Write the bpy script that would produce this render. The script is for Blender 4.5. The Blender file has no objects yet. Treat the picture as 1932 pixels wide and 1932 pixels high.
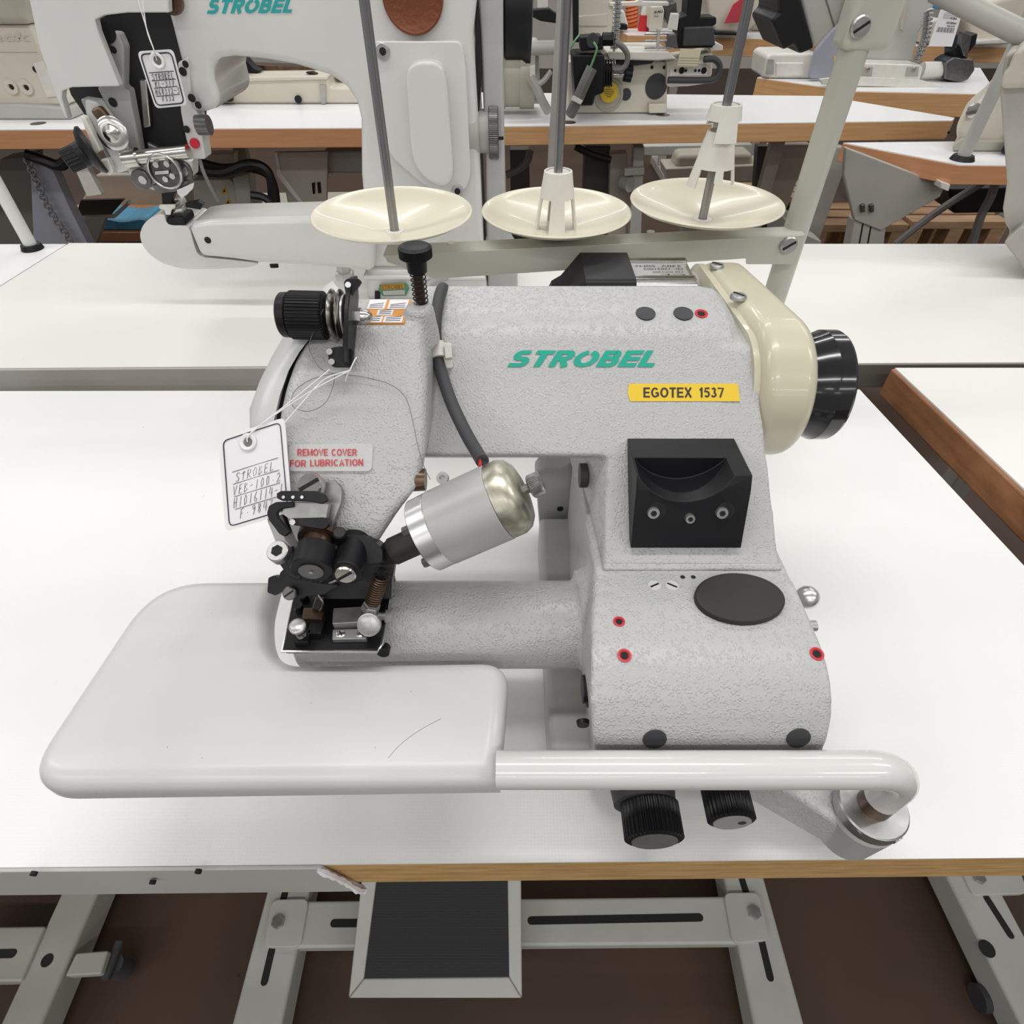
import bpy, math, random
from mathutils import Vector, Matrix
random.seed(7)
C = bpy.context.scene
T = 0.78                      # height of the worktop above the floor; z below is measured from the worktop
F, PITCH, CH = 1123.0, math.radians(44.6), 0.47
SP, CP = math.sin(PITCH), math.cos(PITCH)

# ---------------------------------------------------------------- camera, world, lights
cam = bpy.data.objects.new('camera', bpy.data.cameras.new('camera'))
C.collection.objects.link(cam)
cam.location = (0, 0, T + CH)
cam.rotation_euler = (math.pi / 2 - PITCH, 0, 0)
cam.data.sensor_width = 36
cam.data.lens = F / 1932 * 36
cam.data.clip_start = 0.01
C.camera = cam
C.view_settings.view_transform = 'Standard'
C.view_settings.look = 'None'
C.view_settings.gamma = 1
C.view_settings.use_curve_mapping = False
C.view_settings.exposure = 0.0

w = bpy.data.worlds.new('world'); C.world = w; w.use_nodes = True
w.node_tree.nodes['Background'].inputs[0].default_value = (1.0, 0.99, 0.975, 1)
w.node_tree.nodes['Background'].inputs[1].default_value = 0.29

def area(name, loc, sx, sy, power, rot=(0, 0, 0)):
    l = bpy.data.lights.new(name, 'AREA'); l.shape = 'RECTANGLE'; l.size = sx; l.size_y = sy
    l.energy = power; l.color = (1.0, 0.99, 0.975)
    o = bpy.data.objects.new(name, l); C.collection.objects.link(o); o.location = loc; o.rotation_euler = rot
# rows of fluorescent tubes under the workshop ceiling
for i, yy in enumerate((-5.9, -3.75, -1.6, 0.55, 2.7, 4.9)):
    for j, xx in enumerate((-2.6, 0.0, 2.6)):
        area('ceiling_tube_light', (xx, yy, 3.0), 1.9, 0.16, 19.3)

# ---------------------------------------------------------------- projection helpers
def ray(px, py):
    v = (py - 966) / F
    return (px - 966) / F, CP - v * SP, -(SP + v * CP)
def P(px, py, y=None, z=None, x=None):
    r = ray(px, py)
    t = y / r[1] if y is not None else ((z - CH) / r[2] if z is not None else x / r[0])
    return Vector((r[0] * t, r[1] * t, CH + r[2] * t))
def PL(pts, y=None, z=None):
    return [P(a, b, y=y, z=z) for a, b in pts]

# ---------------------------------------------------------------- materials
MATS = {}
def mat(name, col, rough=0.5, metal=0.0, bump=None, var=None, coat=0.0, spec=0.5, grain=None, spots=None):
    """bump=(kind, scale, strength, distance)  var=(scale, amount)  grain=(axis scale xyz, amount, second colour)"""
    if name in MATS: return MATS[name]
    m = bpy.data.materials.new(name); m.use_nodes = True
    nt = m.node_tree; b = nt.nodes['Principled BSDF']; L = nt.links.new
    b.inputs['Base Color'].default_value = (*col, 1)
    b.inputs['Roughness'].default_value = rough
    b.inputs['Metallic'].default_value = metal
    b.inputs['Coat Weight'].default_value = coat
    b.inputs['Specular IOR Level'].default_value = spec
    tc = nt.nodes.new('ShaderNodeTexCoord')
    out = None
    if grain:
        mp = nt.nodes.new('ShaderNodeMapping'); mp.inputs['Scale'].default_value = grain[0]
        L(tc.outputs['Object'], mp.inputs[0])
        n = nt.nodes.new('ShaderNodeTexNoise'); n.inputs['Scale'].default_value = 1; n.inputs['Detail'].default_value = 6
        L(mp.outputs[0], n.inputs['Vector'])
        r = nt.nodes.new('ShaderNodeValToRGB'); r.color_ramp.elements[0].position = 0.35; r.color_ramp.elements[1].position = 0.68
        r.color_ramp.elements[0].color = (*grain[2], 1); r.color_ramp.elements[1].color = (*col, 1)
        L(n.outputs[0], r.inputs[0]); out = r.outputs[0]
    if var:
        n = nt.nodes.new('ShaderNodeTexNoise'); n.inputs['Scale'].default_value = var[0]; n.inputs['Detail'].default_value = 5
        L(tc.outputs['Object'], n.inputs['Vector'])
        mr = nt.nodes.new('ShaderNodeMapRange'); mr.inputs[1].default_value = 0.3; mr.inputs[2].default_value = 0.7
        mr.inputs[3].default_value = 1 - var[1]; mr.inputs[4].default_value = 1 + var[1] * 0.4
        L(n.outputs[0], mr.inputs[0])
        mx = nt.nodes.new('ShaderNodeMix'); mx.data_type = 'RGBA'; mx.blend_type = 'MULTIPLY'; mx.inputs[0].default_value = 1
        if out is None: mx.inputs[6].default_value = (*col, 1)
        else: L(out, mx.inputs[6])
        L(mr.outputs[0], mx.inputs[7]); out = mx.outputs[2]
    if spots:   # small dirt specks: (scale, threshold, colour)
        vo = nt.nodes.new('ShaderNodeTexVoronoi'); vo.inputs['Scale'].default_value = spots[0]
        L(tc.outputs['Object'], vo.inputs['Vector'])
        ls = nt.nodes.new('ShaderNodeMath'); ls.operation = 'LESS_THAN'; ls.inputs[1].default_value = spots[1]
        L(vo.outputs['Distance'], ls.inputs[0])
        mx = nt.nodes.new('ShaderNodeMix'); mx.data_type = 'RGBA'
        L(ls.outputs[0], mx.inputs[0])
        if out is None: mx.inputs[6].default_value = (*col, 1)
        else: L(out, mx.inputs[6])
        mx.inputs[7].default_value = (*spots[2], 1); out = mx.outputs[2]
    if out is not None: L(out, b.inputs['Base Color'])
    if bump:
        bp = nt.nodes.new('ShaderNodeBump'); bp.inputs['Strength'].default_value = bump[2]; bp.inputs['Distance'].default_value = bump[3]
        if bump[0] == 'hammer':
            a = nt.nodes.new('ShaderNodeTexVoronoi'); a.feature = 'SMOOTH_F1'; a.inputs['Scale'].default_value = bump[1]
            a.inputs['Smoothness'].default_value = 0.6
            nz = nt.nodes.new('ShaderNodeTexNoise'); nz.inputs['Scale'].default_value = bump[1] * 0.55; nz.inputs['Detail'].default_value = 3
            L(tc.outputs['Object'], a.inputs['Vector']); L(tc.outputs['Object'], nz.inputs['Vector'])
            dm = nt.nodes.new('ShaderNodeMapRange'); dm.interpolation_type = 'SMOOTHSTEP'
            dm.inputs[1].default_value = 0.62; dm.inputs[2].default_value = 0.12
            L(a.outputs['Distance'], dm.inputs[0])
            nz.inputs['Scale'].default_value = bump[1] * 0.30; nz.inputs['Detail'].default_value = 2
            rp = nt.nodes.new('ShaderNodeMapRange'); rp.interpolation_type = 'SMOOTHSTEP'; rp.inputs[1].default_value = 0.36; rp.inputs[2].default_value = 0.58
            L(nz.outputs[0], rp.inputs[0])
            m2 = nt.nodes.new('ShaderNodeMath'); m2.operation = 'MULTIPLY'; L(dm.outputs[0], m2.inputs[0]); L(rp.outputs[0], m2.inputs[1])
            n3 = nt.nodes.new('ShaderNodeTexNoise'); n3.inputs['Scale'].default_value = bump[1] * 0.8; n3.inputs['Detail'].default_value = 2
            L(tc.outputs['Object'], n3.inputs['Vector'])
            m3 = nt.nodes.new('ShaderNodeMath'); m3.operation = 'MULTIPLY_ADD'; m3.inputs[1].default_value = 0.30
            L(n3.outputs[0], m3.inputs[0]); L(m2.outputs[0], m3.inputs[2]); L(m3.outputs[0], bp.inputs['Height'])
        elif bump[0] == 'noise':
            a = nt.nodes.new('ShaderNodeTexNoise'); a.inputs['Scale'].default_value = bump[1]; a.inputs['Detail'].default_value = 4
            L(tc.outputs['Object'], a.inputs['Vector']); L(a.outputs[0], bp.inputs['Height'])
        elif bump[0] == 'weave':
            ws = []
            for d in ('X', 'Y'):
                a = nt.nodes.new('ShaderNodeTexWave'); a.bands_direction = d; a.inputs['Scale'].default_value = bump[1]
                a.inputs['Distortion'].default_value = 0.6; a.inputs['Detail'].default_value = 1; a.inputs['Detail Scale'].default_value = 3
                L(tc.outputs['Object'], a.inputs['Vector']); ws.append(a.outputs['Fac'])
            ad = nt.nodes.new('ShaderNodeMath'); L(ws[0], ad.inputs[0]); L(ws[1], ad.inputs[1]); L(ad.outputs[0], bp.inputs['Height'])
        L(bp.outputs[0], b.inputs['Normal'])
    MATS[name] = m
    return m
HAMMER = mat('hammered_white_enamel', (0.48, 0.48, 0.473), 0.34, bump=('hammer', 640, 0.62, 0.0007), var=(9, 0.05))
ENAMEL = mat('smooth_white_enamel', (0.585, 0.585, 0.575), 0.3, var=(14, 0.05), bump=('noise', 60, 0.06, 0.001), spots=(70, 0.028, (0.3, 0.28, 0.25)))
OLDWHITE = mat('aged_white_enamel', (0.67, 0.665, 0.645), 0.2, coat=0.3, var=(7, 0.05))
CREAM = mat('cream_plastic', (0.60, 0.565, 0.42), 0.28, coat=0.2, var=(12, 0.05), spots=(160, 0.03, (0.4, 0.36, 0.25)))
DISHC = mat('ivory_plastic', (0.66, 0.62, 0.485), 0.27, coat=0.12, var=(10, 0.04), spots=(110, 0.025, (0.45, 0.4, 0.3)))
STANDC = mat('greenish_grey_enamel', (0.52, 0.52, 0.45), 0.35, var=(12, 0.06))
BLACKP = mat('black_plastic', (0.008, 0.008, 0.010), 0.42, spec=0.3, var=(20, 0.2))
BLACKG = mat('glossy_black_plastic', (0.01, 0.01, 0.012), 0.16, coat=0.4)
CHAR = mat('charcoal_rubber', (0.045, 0.045, 0.05), 0.6, var=(30, 0.15))
DARKR = mat('dark_brown_rubber', (0.022, 0.018, 0.018), 0.55, var=(25, 0.25))
BURN = mat('blackened_steel', (0.02, 0.02, 0.022), 0.38, metal=0.5, spec=0.35, var=(60, 0.35), bump=('noise', 250, 0.15, 0.001))
GUN = mat('dark_grey_steel', (0.17, 0.165, 0.16), 0.33, metal=0.85, var=(60, 0.25))
MIDST = mat('mid_grey_steel', (0.36, 0.355, 0.345), 0.42, metal=0.7, var=(70, 0.3))
STEEL = mat('bright_steel', (0.62, 0.61, 0.58), 0.22, metal=1.0, var=(50, 0.2))
ZINC = mat('zinc_plated_steel', (0.52, 0.52, 0.51), 0.36, metal=0.9, var=(80, 0.25), bump=('noise', 300, 0.1, 0.0008))
BRASSY = mat('tarnished_nickel', (0.60, 0.57, 0.47), 0.36, metal=0.95, var=(90, 0.5), bump=('noise', 500, 0.2, 0.0004))
COPPER = mat('worn_copper_brown_steel', (0.15, 0.095, 0.065), 0.35, metal=0.8, var=(60, 0.4))
ALU = mat('aluminium', (0.72, 0.72, 0.72), 0.3, metal=1.0)
GREYCAST = mat('grey_cast_paint', (0.43, 0.43, 0.42), 0.5, bump=('noise', 500, 0.25, 0.0006), var=(30, 0.08))
GREYP = mat('grey_painted_metal', (0.42, 0.41, 0.385), 0.45, var=(12, 0.08), bump=('noise', 400, 0.06, 0.0005))
FRAME = mat('light_grey_powder_coat', (0.47, 0.47, 0.44), 0.45, var=(10, 0.08), bump=('noise', 350, 0.1, 0.0006))
BAR = mat('warm_grey_powder_coat', (0.40, 0.385, 0.345), 0.45, var=(10, 0.1))
LAM = mat('white_textured_laminate', (0.83, 0.82, 0.805), 0.42, bump=('weave', 130, 0.10, 0.0004), var=(2.5, 0.03), spots=(16, 0.012, (0.35, 0.33, 0.3)))
LAMB = mat('cream_white_laminate', (0.80, 0.785, 0.75), 0.35, var=(2, 0.03), spots=(15, 0.012, (0.35, 0.33, 0.3)))
LAMW = mat('cool_white_laminate', (0.86, 0.86, 0.86), 0.3, var=(2, 0.02))
EDGEW = mat('white_edge_banding', (0.50, 0.485, 0.465), 0.45, var=(9, 0.1), spots=(90, 0.02, (0.2, 0.19, 0.18)))
EDGEG = mat('dark_grey_edge_banding', (0.14, 0.135, 0.12), 0.45)
RAWWOOD = mat('raw_board_edge', (0.60, 0.385, 0.16), 0.7, grain=((30, 5, 300), 0.5, (0.43, 0.25, 0.095)), bump=('noise', 260, 0.2, 0.001))
BEECH = mat('beech_edge', (0.68, 0.40, 0.19), 0.45, grain=((6, 6, 130), 0.5, (0.56, 0.315, 0.14)))
BEECHR = mat('reddish_beech_edge', (0.62, 0.30, 0.15), 0.45, grain=((6, 6, 130), 0.5, (0.53, 0.25, 0.12)))
OLDWOOD = mat('worn_brown_wood', (0.44, 0.215, 0.105), 0.5, grain=((60, 8, 60), 0.5, (0.27, 0.125, 0.06)), var=(30, 0.2))
FLOORM = mat('brown_floor', (0.066, 0.036, 0.0215), 0.6, var=(2.2, 0.25), spots=(9, 0.03, (0.03, 0.02, 0.015)))
BEIGE = mat('beige_machine_enamel', (0.66, 0.615, 0.52), 0.4, var=(8, 0.05), spots=(40, 0.02, (0.35, 0.3, 0.25)))
BEIGE2 = mat('dull_beige_enamel', (0.47, 0.44, 0.37), 0.45, var=(8, 0.07))
PALEW = mat('pale_white_plastic', (0.72, 0.70, 0.64), 0.4, var=(40, 0.06))
PAPER = mat('white_card', (0.80, 0.78, 0.80), 0.7)
INK = mat('dark_ink', (0.03, 0.03, 0.04), 0.7)
PENCIL = mat('pen_strokes', (0.07, 0.065, 0.08), 0.7)
GREEN = mat('green_print', (0.0, 0.36, 0.25), 0.4)
TEAL = mat('teal_print', (0.02, 0.36, 0.36), 0.4)
YELLOW = mat('yellow_label', (0.80, 0.55, 0.03), 0.4)
RED = mat('red_paint', (0.55, 0.02, 0.03), 0.4)
REDP = mat('red_print', (0.58, 0.045, 0.055), 0.5)
CLEARL = mat('greyish_sticker_film', (0.55, 0.545, 0.53), 0.35, bump=('hammer', 420, 0.25, 0.0008))
ORANGE = mat('orange_print', (0.72, 0.30, 0.03), 0.5)
BLUE = mat('blue_plastic_film', (0.07, 0.33, 0.52), 0.25, coat=0.3, bump=('noise', 60, 0.6, 0.01))
BRONZE = mat('copper_badge', (0.19, 0.06, 0.028), 0.4, metal=0.5, bump=('noise', 120, 0.5, 0.002))
SILVERP = mat('silver_grey_paint', (0.46, 0.455, 0.445), 0.42, metal=0.25, bump=('noise', 900, 0.12, 0.0004), var=(25, 0.08))
STRING = mat('white_string', (0.82, 0.81, 0.79), 0.8)
DARKGAP = mat('dark_recess', (0.008, 0.008, 0.008), 0.8)
ROD = mat('grey_steel_rod', (0.40, 0.40, 0.41), 0.3, metal=0.9, grain=((500, 500, 3), 0.5, (0.16, 0.16, 0.17)))
MATGREY = mat('black_ribbed_rubber', (0.017, 0.017, 0.018), 0.7, bump=('weave', 90, 0.4, 0.001))
SMOKE = mat('grey_cable', (0.16, 0.155, 0.145), 0.5)
BLK = mat('black_cable', (0.014, 0.014, 0.016), 0.45)
PINKRED = mat('red_cloth', (0.50, 0.05, 0.07), 0.8)
BLUEGREY = mat('blue_grey_enamel', (0.30, 0.31, 0.36), 0.4, var=(8, 0.06))

# ---------------------------------------------------------------- mesh builder
def V(*a): return Vector(a)
def frame(d):
    d = d.normalized()
    a = Vector((0, 0, 1)) if abs(d.z) < 0.9 else Vector((1, 0, 0))
    u = d.cross(a).normalized()
    return u, d.cross(u).normalized()
class MB:
    def __init__(s): s.v = []; s.f = []; s.mi = []; s.cur = 0
    def add(s, vs, fs):
        k = len(s.v); s.v += [Vector(a) for a in vs]
        s.f += [[i + k for i in f] for f in fs]; s.mi += [s.cur] * len(fs); return s
    def prism(s, front, back):
        n = len(front)
        return s.add(list(front) + list(back), [list(range(n)), list(range(2 * n - 1, n - 1, -1))] +
              [[i, i + n, (i + 1) % n + n, (i + 1) % n] for i in range(n)])
    def ext(s, poly, d): return s.prism(poly, [Vector(p) + Vector(d) for p in poly])
    def box(s, x0, x1, y0, y1, z0, z1):
        return s.prism([(x0, y0, z0), (x1, y0, z0), (x1, y0, z1), (x0, y0, z1)], [(x0, y1, z0), (x1, y1, z0), (x1, y1, z1), (x0, y1, z1)])
    def bar(s, p, q, w, h, up=(0, 0, 1)):        # box beam from p to q, w wide, h along 'up'
        p, q, up = Vector(p), Vector(q), Vector(up)
        d = (q - p).normalized(); r = d.cross(up).normalized(); u = r.cross(d).normalized()
        a = [p + r * (i * w / 2) + u * (j * h / 2) for i, j in ((-1, -1), (1, -1), (1, 1), (-1, 1))]
        return s.prism(a, [x + (q - p) for x in a])
    def lathe(s, o, ax, prof, n=32, ph=0.0):
        o = Vector(o); ax = Vector(ax).normalized(); u, w = frame(ax)
        vs = []; fs = []
        for r, h in prof:
            for i in range(n):
                t = 2 * math.pi * i / n + ph
                vs.append(o + ax * h + (u * math.cos(t) + w * math.sin(t)) * max(r, 1e-5))
        for k in range(len(prof) - 1):
            for i in range(n):
                j = (i + 1) % n
                fs.append([k * n + i, k * n + j, (k + 1) * n + j, (k + 1) * n + i])
        fs.append(list(range(n))[::-1]); fs.append([(len(prof) - 1) * n + i for i in range(n)])
        return s.add(vs, fs)
    def cyl(s, p, q, r, r2=None, n=28, ch=0.0):
        p, q = Vector(p), Vector(q); L = (q - p).length; r2 = r if r2 is None else r2
        pr = [(r - ch, 0), (r, ch), (r2, L - ch), (r2 - ch, L)] if ch else [(r, 0), (r2, L)]
        return s.lathe(p, q - p, pr, n)
    def ridged(s, p, q, r, depth, teeth=40, ch=0.001):   # knurled / fluted knob
        p, q = Vector(p), Vector(q); L = (q - p).length; ax = (q - p).normalized(); u, w = frame(ax)
        n = teeth * 4; vs = []; fs = []
        pr = [(0, 0, ch * 1.5), (1, ch, 0), (1, L - ch, 0), (0, L, ch * 1.5)]
        for on, h, dr in pr:
            for i in range(n):
                t = 2 * math.pi * i / n
                rr = r - dr - (depth if i % 4 >= 2 else 0)
                vs.append(p + ax * h + (u * math.cos(t) + w * math.sin(t)) * rr)
        for k in range(3):
            for i in range(n):
                j = (i + 1) % n; fs.append([k * n + i, k * n + j, (k + 1) * n + j, (k + 1) * n + i])
        fs.append(list(range(n))[::-1]); fs.append([3 * n + i for i in range(n)])
        return s.add(vs, fs)
    def tube(s, pts, r, n=10, caps=True):
        pts = [Vector(p) for p in pts]; vs = []; fs = []
        d0 = (pts[1] - pts[0]).normalized(); u, w = frame(d0)
        for k, p in enumerate(pts):
            d = ((pts[k + 1] if k + 1 < len(pts) else p) - (pts[k - 1] if k else p)).normalized()
            u = (u - d * u.dot(d)).normalized(); w = d.cross(u)
            rr = r[k] if isinstance(r, (list, tuple)) else r
            for i in range(n):
                t = 2 * math.pi * i / n; vs.append(p + (u * math.cos(t) + w * math.sin(t)) * rr)
        for k in range(len(pts) - 1):
            for i in range(n):
                j = (i + 1) % n; fs.append([k * n + i, k * n + j, (k + 1) * n + j, (k + 1) * n + i])
        fs.append(list(range(n))[::-1]); fs.append([(len(pts) - 1) * n + i for i in range(n)])
        return s.add(vs, fs)
    def sphere(s, c, r, n=20):
        return s.lathe(Vector(c) - Vector((0, 0, r)), (0, 0, 1), [(r * math.sin(math.pi * k / 12), r - r * math.cos(math.pi * k / 12)) for k in range(13)], n)
    def loft(s, rows, close=True):               # rows of equal length; each row is a closed ring
        n = len(rows[0]); vs = [p for r in rows for p in r]; fs = []
        for k in range(len(rows) - 1):
            for i in range(n):
                j = (i + 1) % n; fs.append([k * n + i, k * n + j, (k + 1) * n + j, (k + 1) * n + i])
        if close:
            fs.append(list(range(n))[::-1]); fs.append([(len(rows) - 1) * n + i for i in range(n)])
        return s.add(vs, fs)
    def spring(s, p, q, r, wire, turns, n=14):
        p, q = Vector(p), Vector(q); u, w = frame(q - p); pts = []
        N = int(turns * n)
        for i in range(N + 1):
            t = 2 * math.pi * i / n; pts.append(p + (q - p) * (i / N) + (u * math.cos(t) + w * math.sin(t)) * r)
        return s.tube(pts, wire, 6)

ORG = {}
def thing(name, label, cat, loc, group=None):
    o = bpy.data.objects.new(name, None); C.collection.objects.link(o); o.empty_display_size = 0.05
    loc = Vector(loc); o.location = (loc.x, loc.y, loc.z + T); ORG[o.name] = loc
    tag(o, label, cat, group); return o
def tag(o, label=None, cat=None, group=None, kind=None):
    if label: o['label'] = label
    if cat: o['category'] = cat
    if group: o['group'] = group
    if kind: o['kind'] = kind
    return o
def link_mesh(name, me, parent, origin, label=None):
    o = bpy.data.objects.new(name, me); C.collection.objects.link(o)
    if parent is not None:
        o.parent = parent; ORG[o.name] = origin
    else:
        o.location = (origin.x, origin.y, origin.z + T); ORG[o.name] = origin
    if label: o['label'] = label
    return o
def obj(name, mb, m, parent=None, bevel=0.0, seg=2, smooth=35, label=None, origin=None, weld=False):
    org = ORG[parent.name] if parent is not None else (Vector(origin) if origin is not None else None)
    if org is None:
        xs = [v for v in mb.v]
        org = Vector((sum(v.x for v in xs) / len(xs), sum(v.y for v in xs) / len(xs), min(v.z for v in xs)))
    me = bpy.data.meshes.new(name)
    me.from_pydata([(v - org)[:] for v in mb.v], [], mb.f)
    for x in (m if isinstance(m, (list, tuple)) else [m]): me.materials.append(x)
    for p, i in zip(me.polygons, mb.mi): p.material_index = i
    import bmesh
    bm = bmesh.new(); bm.from_mesh(me)
    if weld: bmesh.ops.remove_doubles(bm, verts=bm.verts, dist=1e-6)
    bmesh.ops.recalc_face_normals(bm, faces=bm.faces); bm.to_mesh(me); bm.free()
    me.shade_smooth(); me.set_sharp_from_angle(angle=math.radians(smooth))
    o = link_mesh(name, me, parent, org, label)
    if bevel:
        b = o.modifiers.new('edge', 'BEVEL'); b.width = bevel; b.segments = seg; b.limit_method = 'ANGLE'; b.angle_limit = math.radians(30)
        b.harden_normals = True
    return o
def bake(o):
    dg = bpy.context.evaluated_depsgraph_get(); dg.update()
    me = bpy.data.meshes.new_from_object(o.evaluated_get(dg), depsgraph=dg)
    o.modifiers.clear(); o.data = me; return o
def voxel(o, size, it=6, fac=0.5):
    m = o.modifiers.new('blend', 'REMESH'); m.mode = 'VOXEL'; m.voxel_size = size; m.use_smooth_shade = True
    s = o.modifiers.new('soften', 'SMOOTH'); s.iterations = it; s.factor = fac
    mats = list(o.data.materials)
    bake(o)
    if not o.data.materials:
        for x in mats: o.data.materials.append(x)
    o.data.shade_smooth(); return o
def cut(o, mb):
    k = obj('cutter', mb, DARKGAP, None, origin=(0, 0, 0))
    b = o.modifiers.new('cut', 'BOOLEAN'); b.operation = 'DIFFERENCE'; b.object = k; b.solver = 'EXACT'
    mats = list(o.data.materials)
    bake(o); bpy.data.objects.remove(k)
    if not o.data.materials:
        for x in mats: o.data.materials.append(x)
    return o
from mathutils.bvhtree import BVHTree
BVH = {}
def hit(o, px, py):
    """point and outward normal where the sight line of a pixel meets the built mesh o"""
    if o.name not in BVH: BVH[o.name] = BVHTree.FromPolygons([v.co for v in o.data.vertices], [list(p.vertices) for p in o.data.polygons])
    d = Vector(ray(px, py)).normalized(); p, n, i, dist = BVH[o.name].ray_cast(V(0, 0, CH) - ORG[o.name], d)
    if p is None: return None, None
    return p + ORG[o.name], (n if n.dot(d) < 0 else -n)
def text_mesh(s, bl, br, tl, depth=0.0002, bold=0.0, shear=0.0, up=None):
    cu = bpy.data.curves.new('t', 'FONT'); cu.body = s; cu.size = 1; cu.offset = bold; cu.shear = shear; cu.extrude = 0
    ob = bpy.data.objects.new('t', cu); C.collection.objects.link(ob)
    dg = bpy.context.evaluated_depsgraph_get(); dg.update()
    me = bpy.data.meshes.new_from_object(ob.evaluated_get(dg), depsgraph=dg)
    bpy.data.objects.remove(ob); bpy.data.curves.remove(cu)
    xs = [v.co.x for v in me.vertices]; ys = [v.co.y for v in me.vertices]
    x0, x1, y0, y1 = min(xs), max(xs), min(ys), max(ys)
    bl, br, tl = Vector(bl), Vector(br), Vector(tl); n = (br - bl).cross(tl - bl).normalized() * depth
    mb = MB()
    mb.add([bl + (br - bl) * ((v.co.x - x0) / (x1 - x0)) + (tl - bl) * ((v.co.y - y0) / (y1 - y0)) + n for v in me.vertices],
           [list(p.vertices) for p in me.polygons])
    bpy.data.meshes.remove(me); return mb
def text(name, s, bl, br, tl, m, parent, bold=0.0, shear=0.0, depth=0.0004):
    return obj(name, text_mesh(s, bl, br, tl, depth, bold, shear), m, parent)
GL = {'S': [[(.9, .9), (.4, 1), (.1, .75), (.5, .5), (.8, .25), (.5, 0), (0, .1)]], 'T': [[(0, .75), (.9, .85)], [(.5, 1), (.4, 0)]],
 'R': [[(.1, 0), (.15, 1), (.8, .9), (.7, .55), (.15, .5), (.9, 0)]], 'O': [[(.5, 1), (.1, .6), (.3, 0), (.8, .2), (.85, .8), (.5, 1)]],
 'B': [[(.1, 0), (.15, 1), (.75, .85), (.2, .52), (.85, .25), (.1, 0)]], 'E': [[(.8, 1), (.2, .95), (.1, 0), (.8, .05)], [(.15, .5), (.7, .55)]],
 'L': [[(.2, 1), (.1, 0), (.8, .1)]], 'V': [[(0, 1), (.3, 0), (.8, 1)]], '-': [[(.1, .5), (.8, .55)]], '.': [[(.4, .35), (.5, .4)]],
 '1': [[(.6, 1), (.4, 0)]], '0': [[(.5, 1), (.2, .6), (.25, 0), (.7, .2), (.75, .8), (.5, 1)]], '2': [[(.1, .8), (.5, 1), (.8, .7), (.1, 0), (.9, .1)]],
 'H': [[(.15, 1), (.1, 0)], [(.8, 1), (.7, 0)], [(.1, .5), (.75, .55)]], '6': [[(.7, 1), (.2, .5), (.2, .1), (.6, 0), (.8, .3), (.3, .45)]],
 '4': [[(.3, 1), (.1, .4), (.9, .45)], [(.75, .9), (.65, 0)]], 'F': [[(.15, 0), (.25, .9), (.8, 1)], [(.2, .5), (.6, .5)]],
 '9': [[(.8, .7), (.4, .55), (.2, .8), (.6, 1), (.8, .7), (.5, 0)]], '8': [[(.7, .9), (.3, .95), (.3, .6), (.75, .3), (.5, 0), (.2, .25), (.7, .7), (.7, .9)]],
 '3': [[(.1, .95), (.8, .9), (.4, .55), (.85, .25), (.1, 0)]], '7': [[(.1, .9), (.8, .95), (.3, 0)], [(.3, .5), (.7, .55)]], '5': [[(.8, 1), (.3, .95), (.2, .6), (.8, .4), (.2, 0)]],
 'K': [[(.15, 1), (.1, 0)], [(.8, 1), (.15, .45), (.85, 0)]], ' ': []}
def pen(mb, s, bl, br, tl, w):
    bl, br, tl = Vector(bl), Vector(br), Vector(tl); n = len(s); X = br - bl; Y = tl - bl; nn = X.cross(Y).normalized() * (w * 0.5)
    for i, c in enumerate(s):
        for st in GL[c]:
            mb.tube([bl + X * ((i + 0.1 + a * .75) / n) + Y * b + nn for a, b in st], w, 4)
def struct(name, mb, m, **k):
    o = obj(name, mb, m, None, **k); o['kind'] = 'structure'; return o
def smooth_path(pts, n=6):
    pts = [Vector(p) for p in pts]; out = []
    for i in range(len(pts) - 1):
        p0 = pts[max(i - 1, 0)]; p1 = pts[i]; p2 = pts[i + 1]; p3 = pts[min(i + 2, len(pts) - 1)]
        for k in range(n):
            t = k / n
            out.append(0.5 * ((2 * p1) + (p2 - p0) * t + (2 * p0 - 5 * p1 + 4 * p2 - p3) * t * t + (3 * p1 - p0 - 3 * p2 + p3) * t ** 3))
    return out + [pts[-1]]
def round_poly(pts, r, n=4):                     # rounds the corners of a planar polygon by radius r (number or list)
    pts = [Vector(p) for p in pts]; out = []
    for i, p in enumerate(pts):
        a, b = pts[i - 1], pts[(i + 1) % len(pts)]
        rr = r[i] if isinstance(r, (list, tuple)) else r
        if rr <= 0: out.append(p); continue
        da = min(rr, (a - p).length * .48); db = min(rr, (b - p).length * .48)
        q0 = p + (a - p).normalized() * da; q1 = p + (b - p).normalized() * db
        for k in range(n + 1):
            t = k / n; out.append(q0 * (1 - t) ** 2 + p * (2 * t * (1 - t)) + q1 * t * t)
    return out
def screw_head(p, d, r, h, parent, m=ZINC, name='screw', hexed=False, slot=True):
    p = Vector(p); d = Vector(d).normalized(); mb = MB()
    mb.lathe(p, d, [(r, 0), (r, h * .6), (r * .85, h)], 6 if hexed else 24)
    o = obj(name, mb, m, parent)
    if slot:
        u, w = frame(d); a = 0.6; e = u * math.cos(a) + w * math.sin(a)
        s = MB().bar(p + d * h * 1.0 - e * r * .8, p + d * h * 1.0 + e * r * .8, r * .25, h * .25, d)
        obj('slot', s, DARKGAP, o)
    return o

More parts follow.
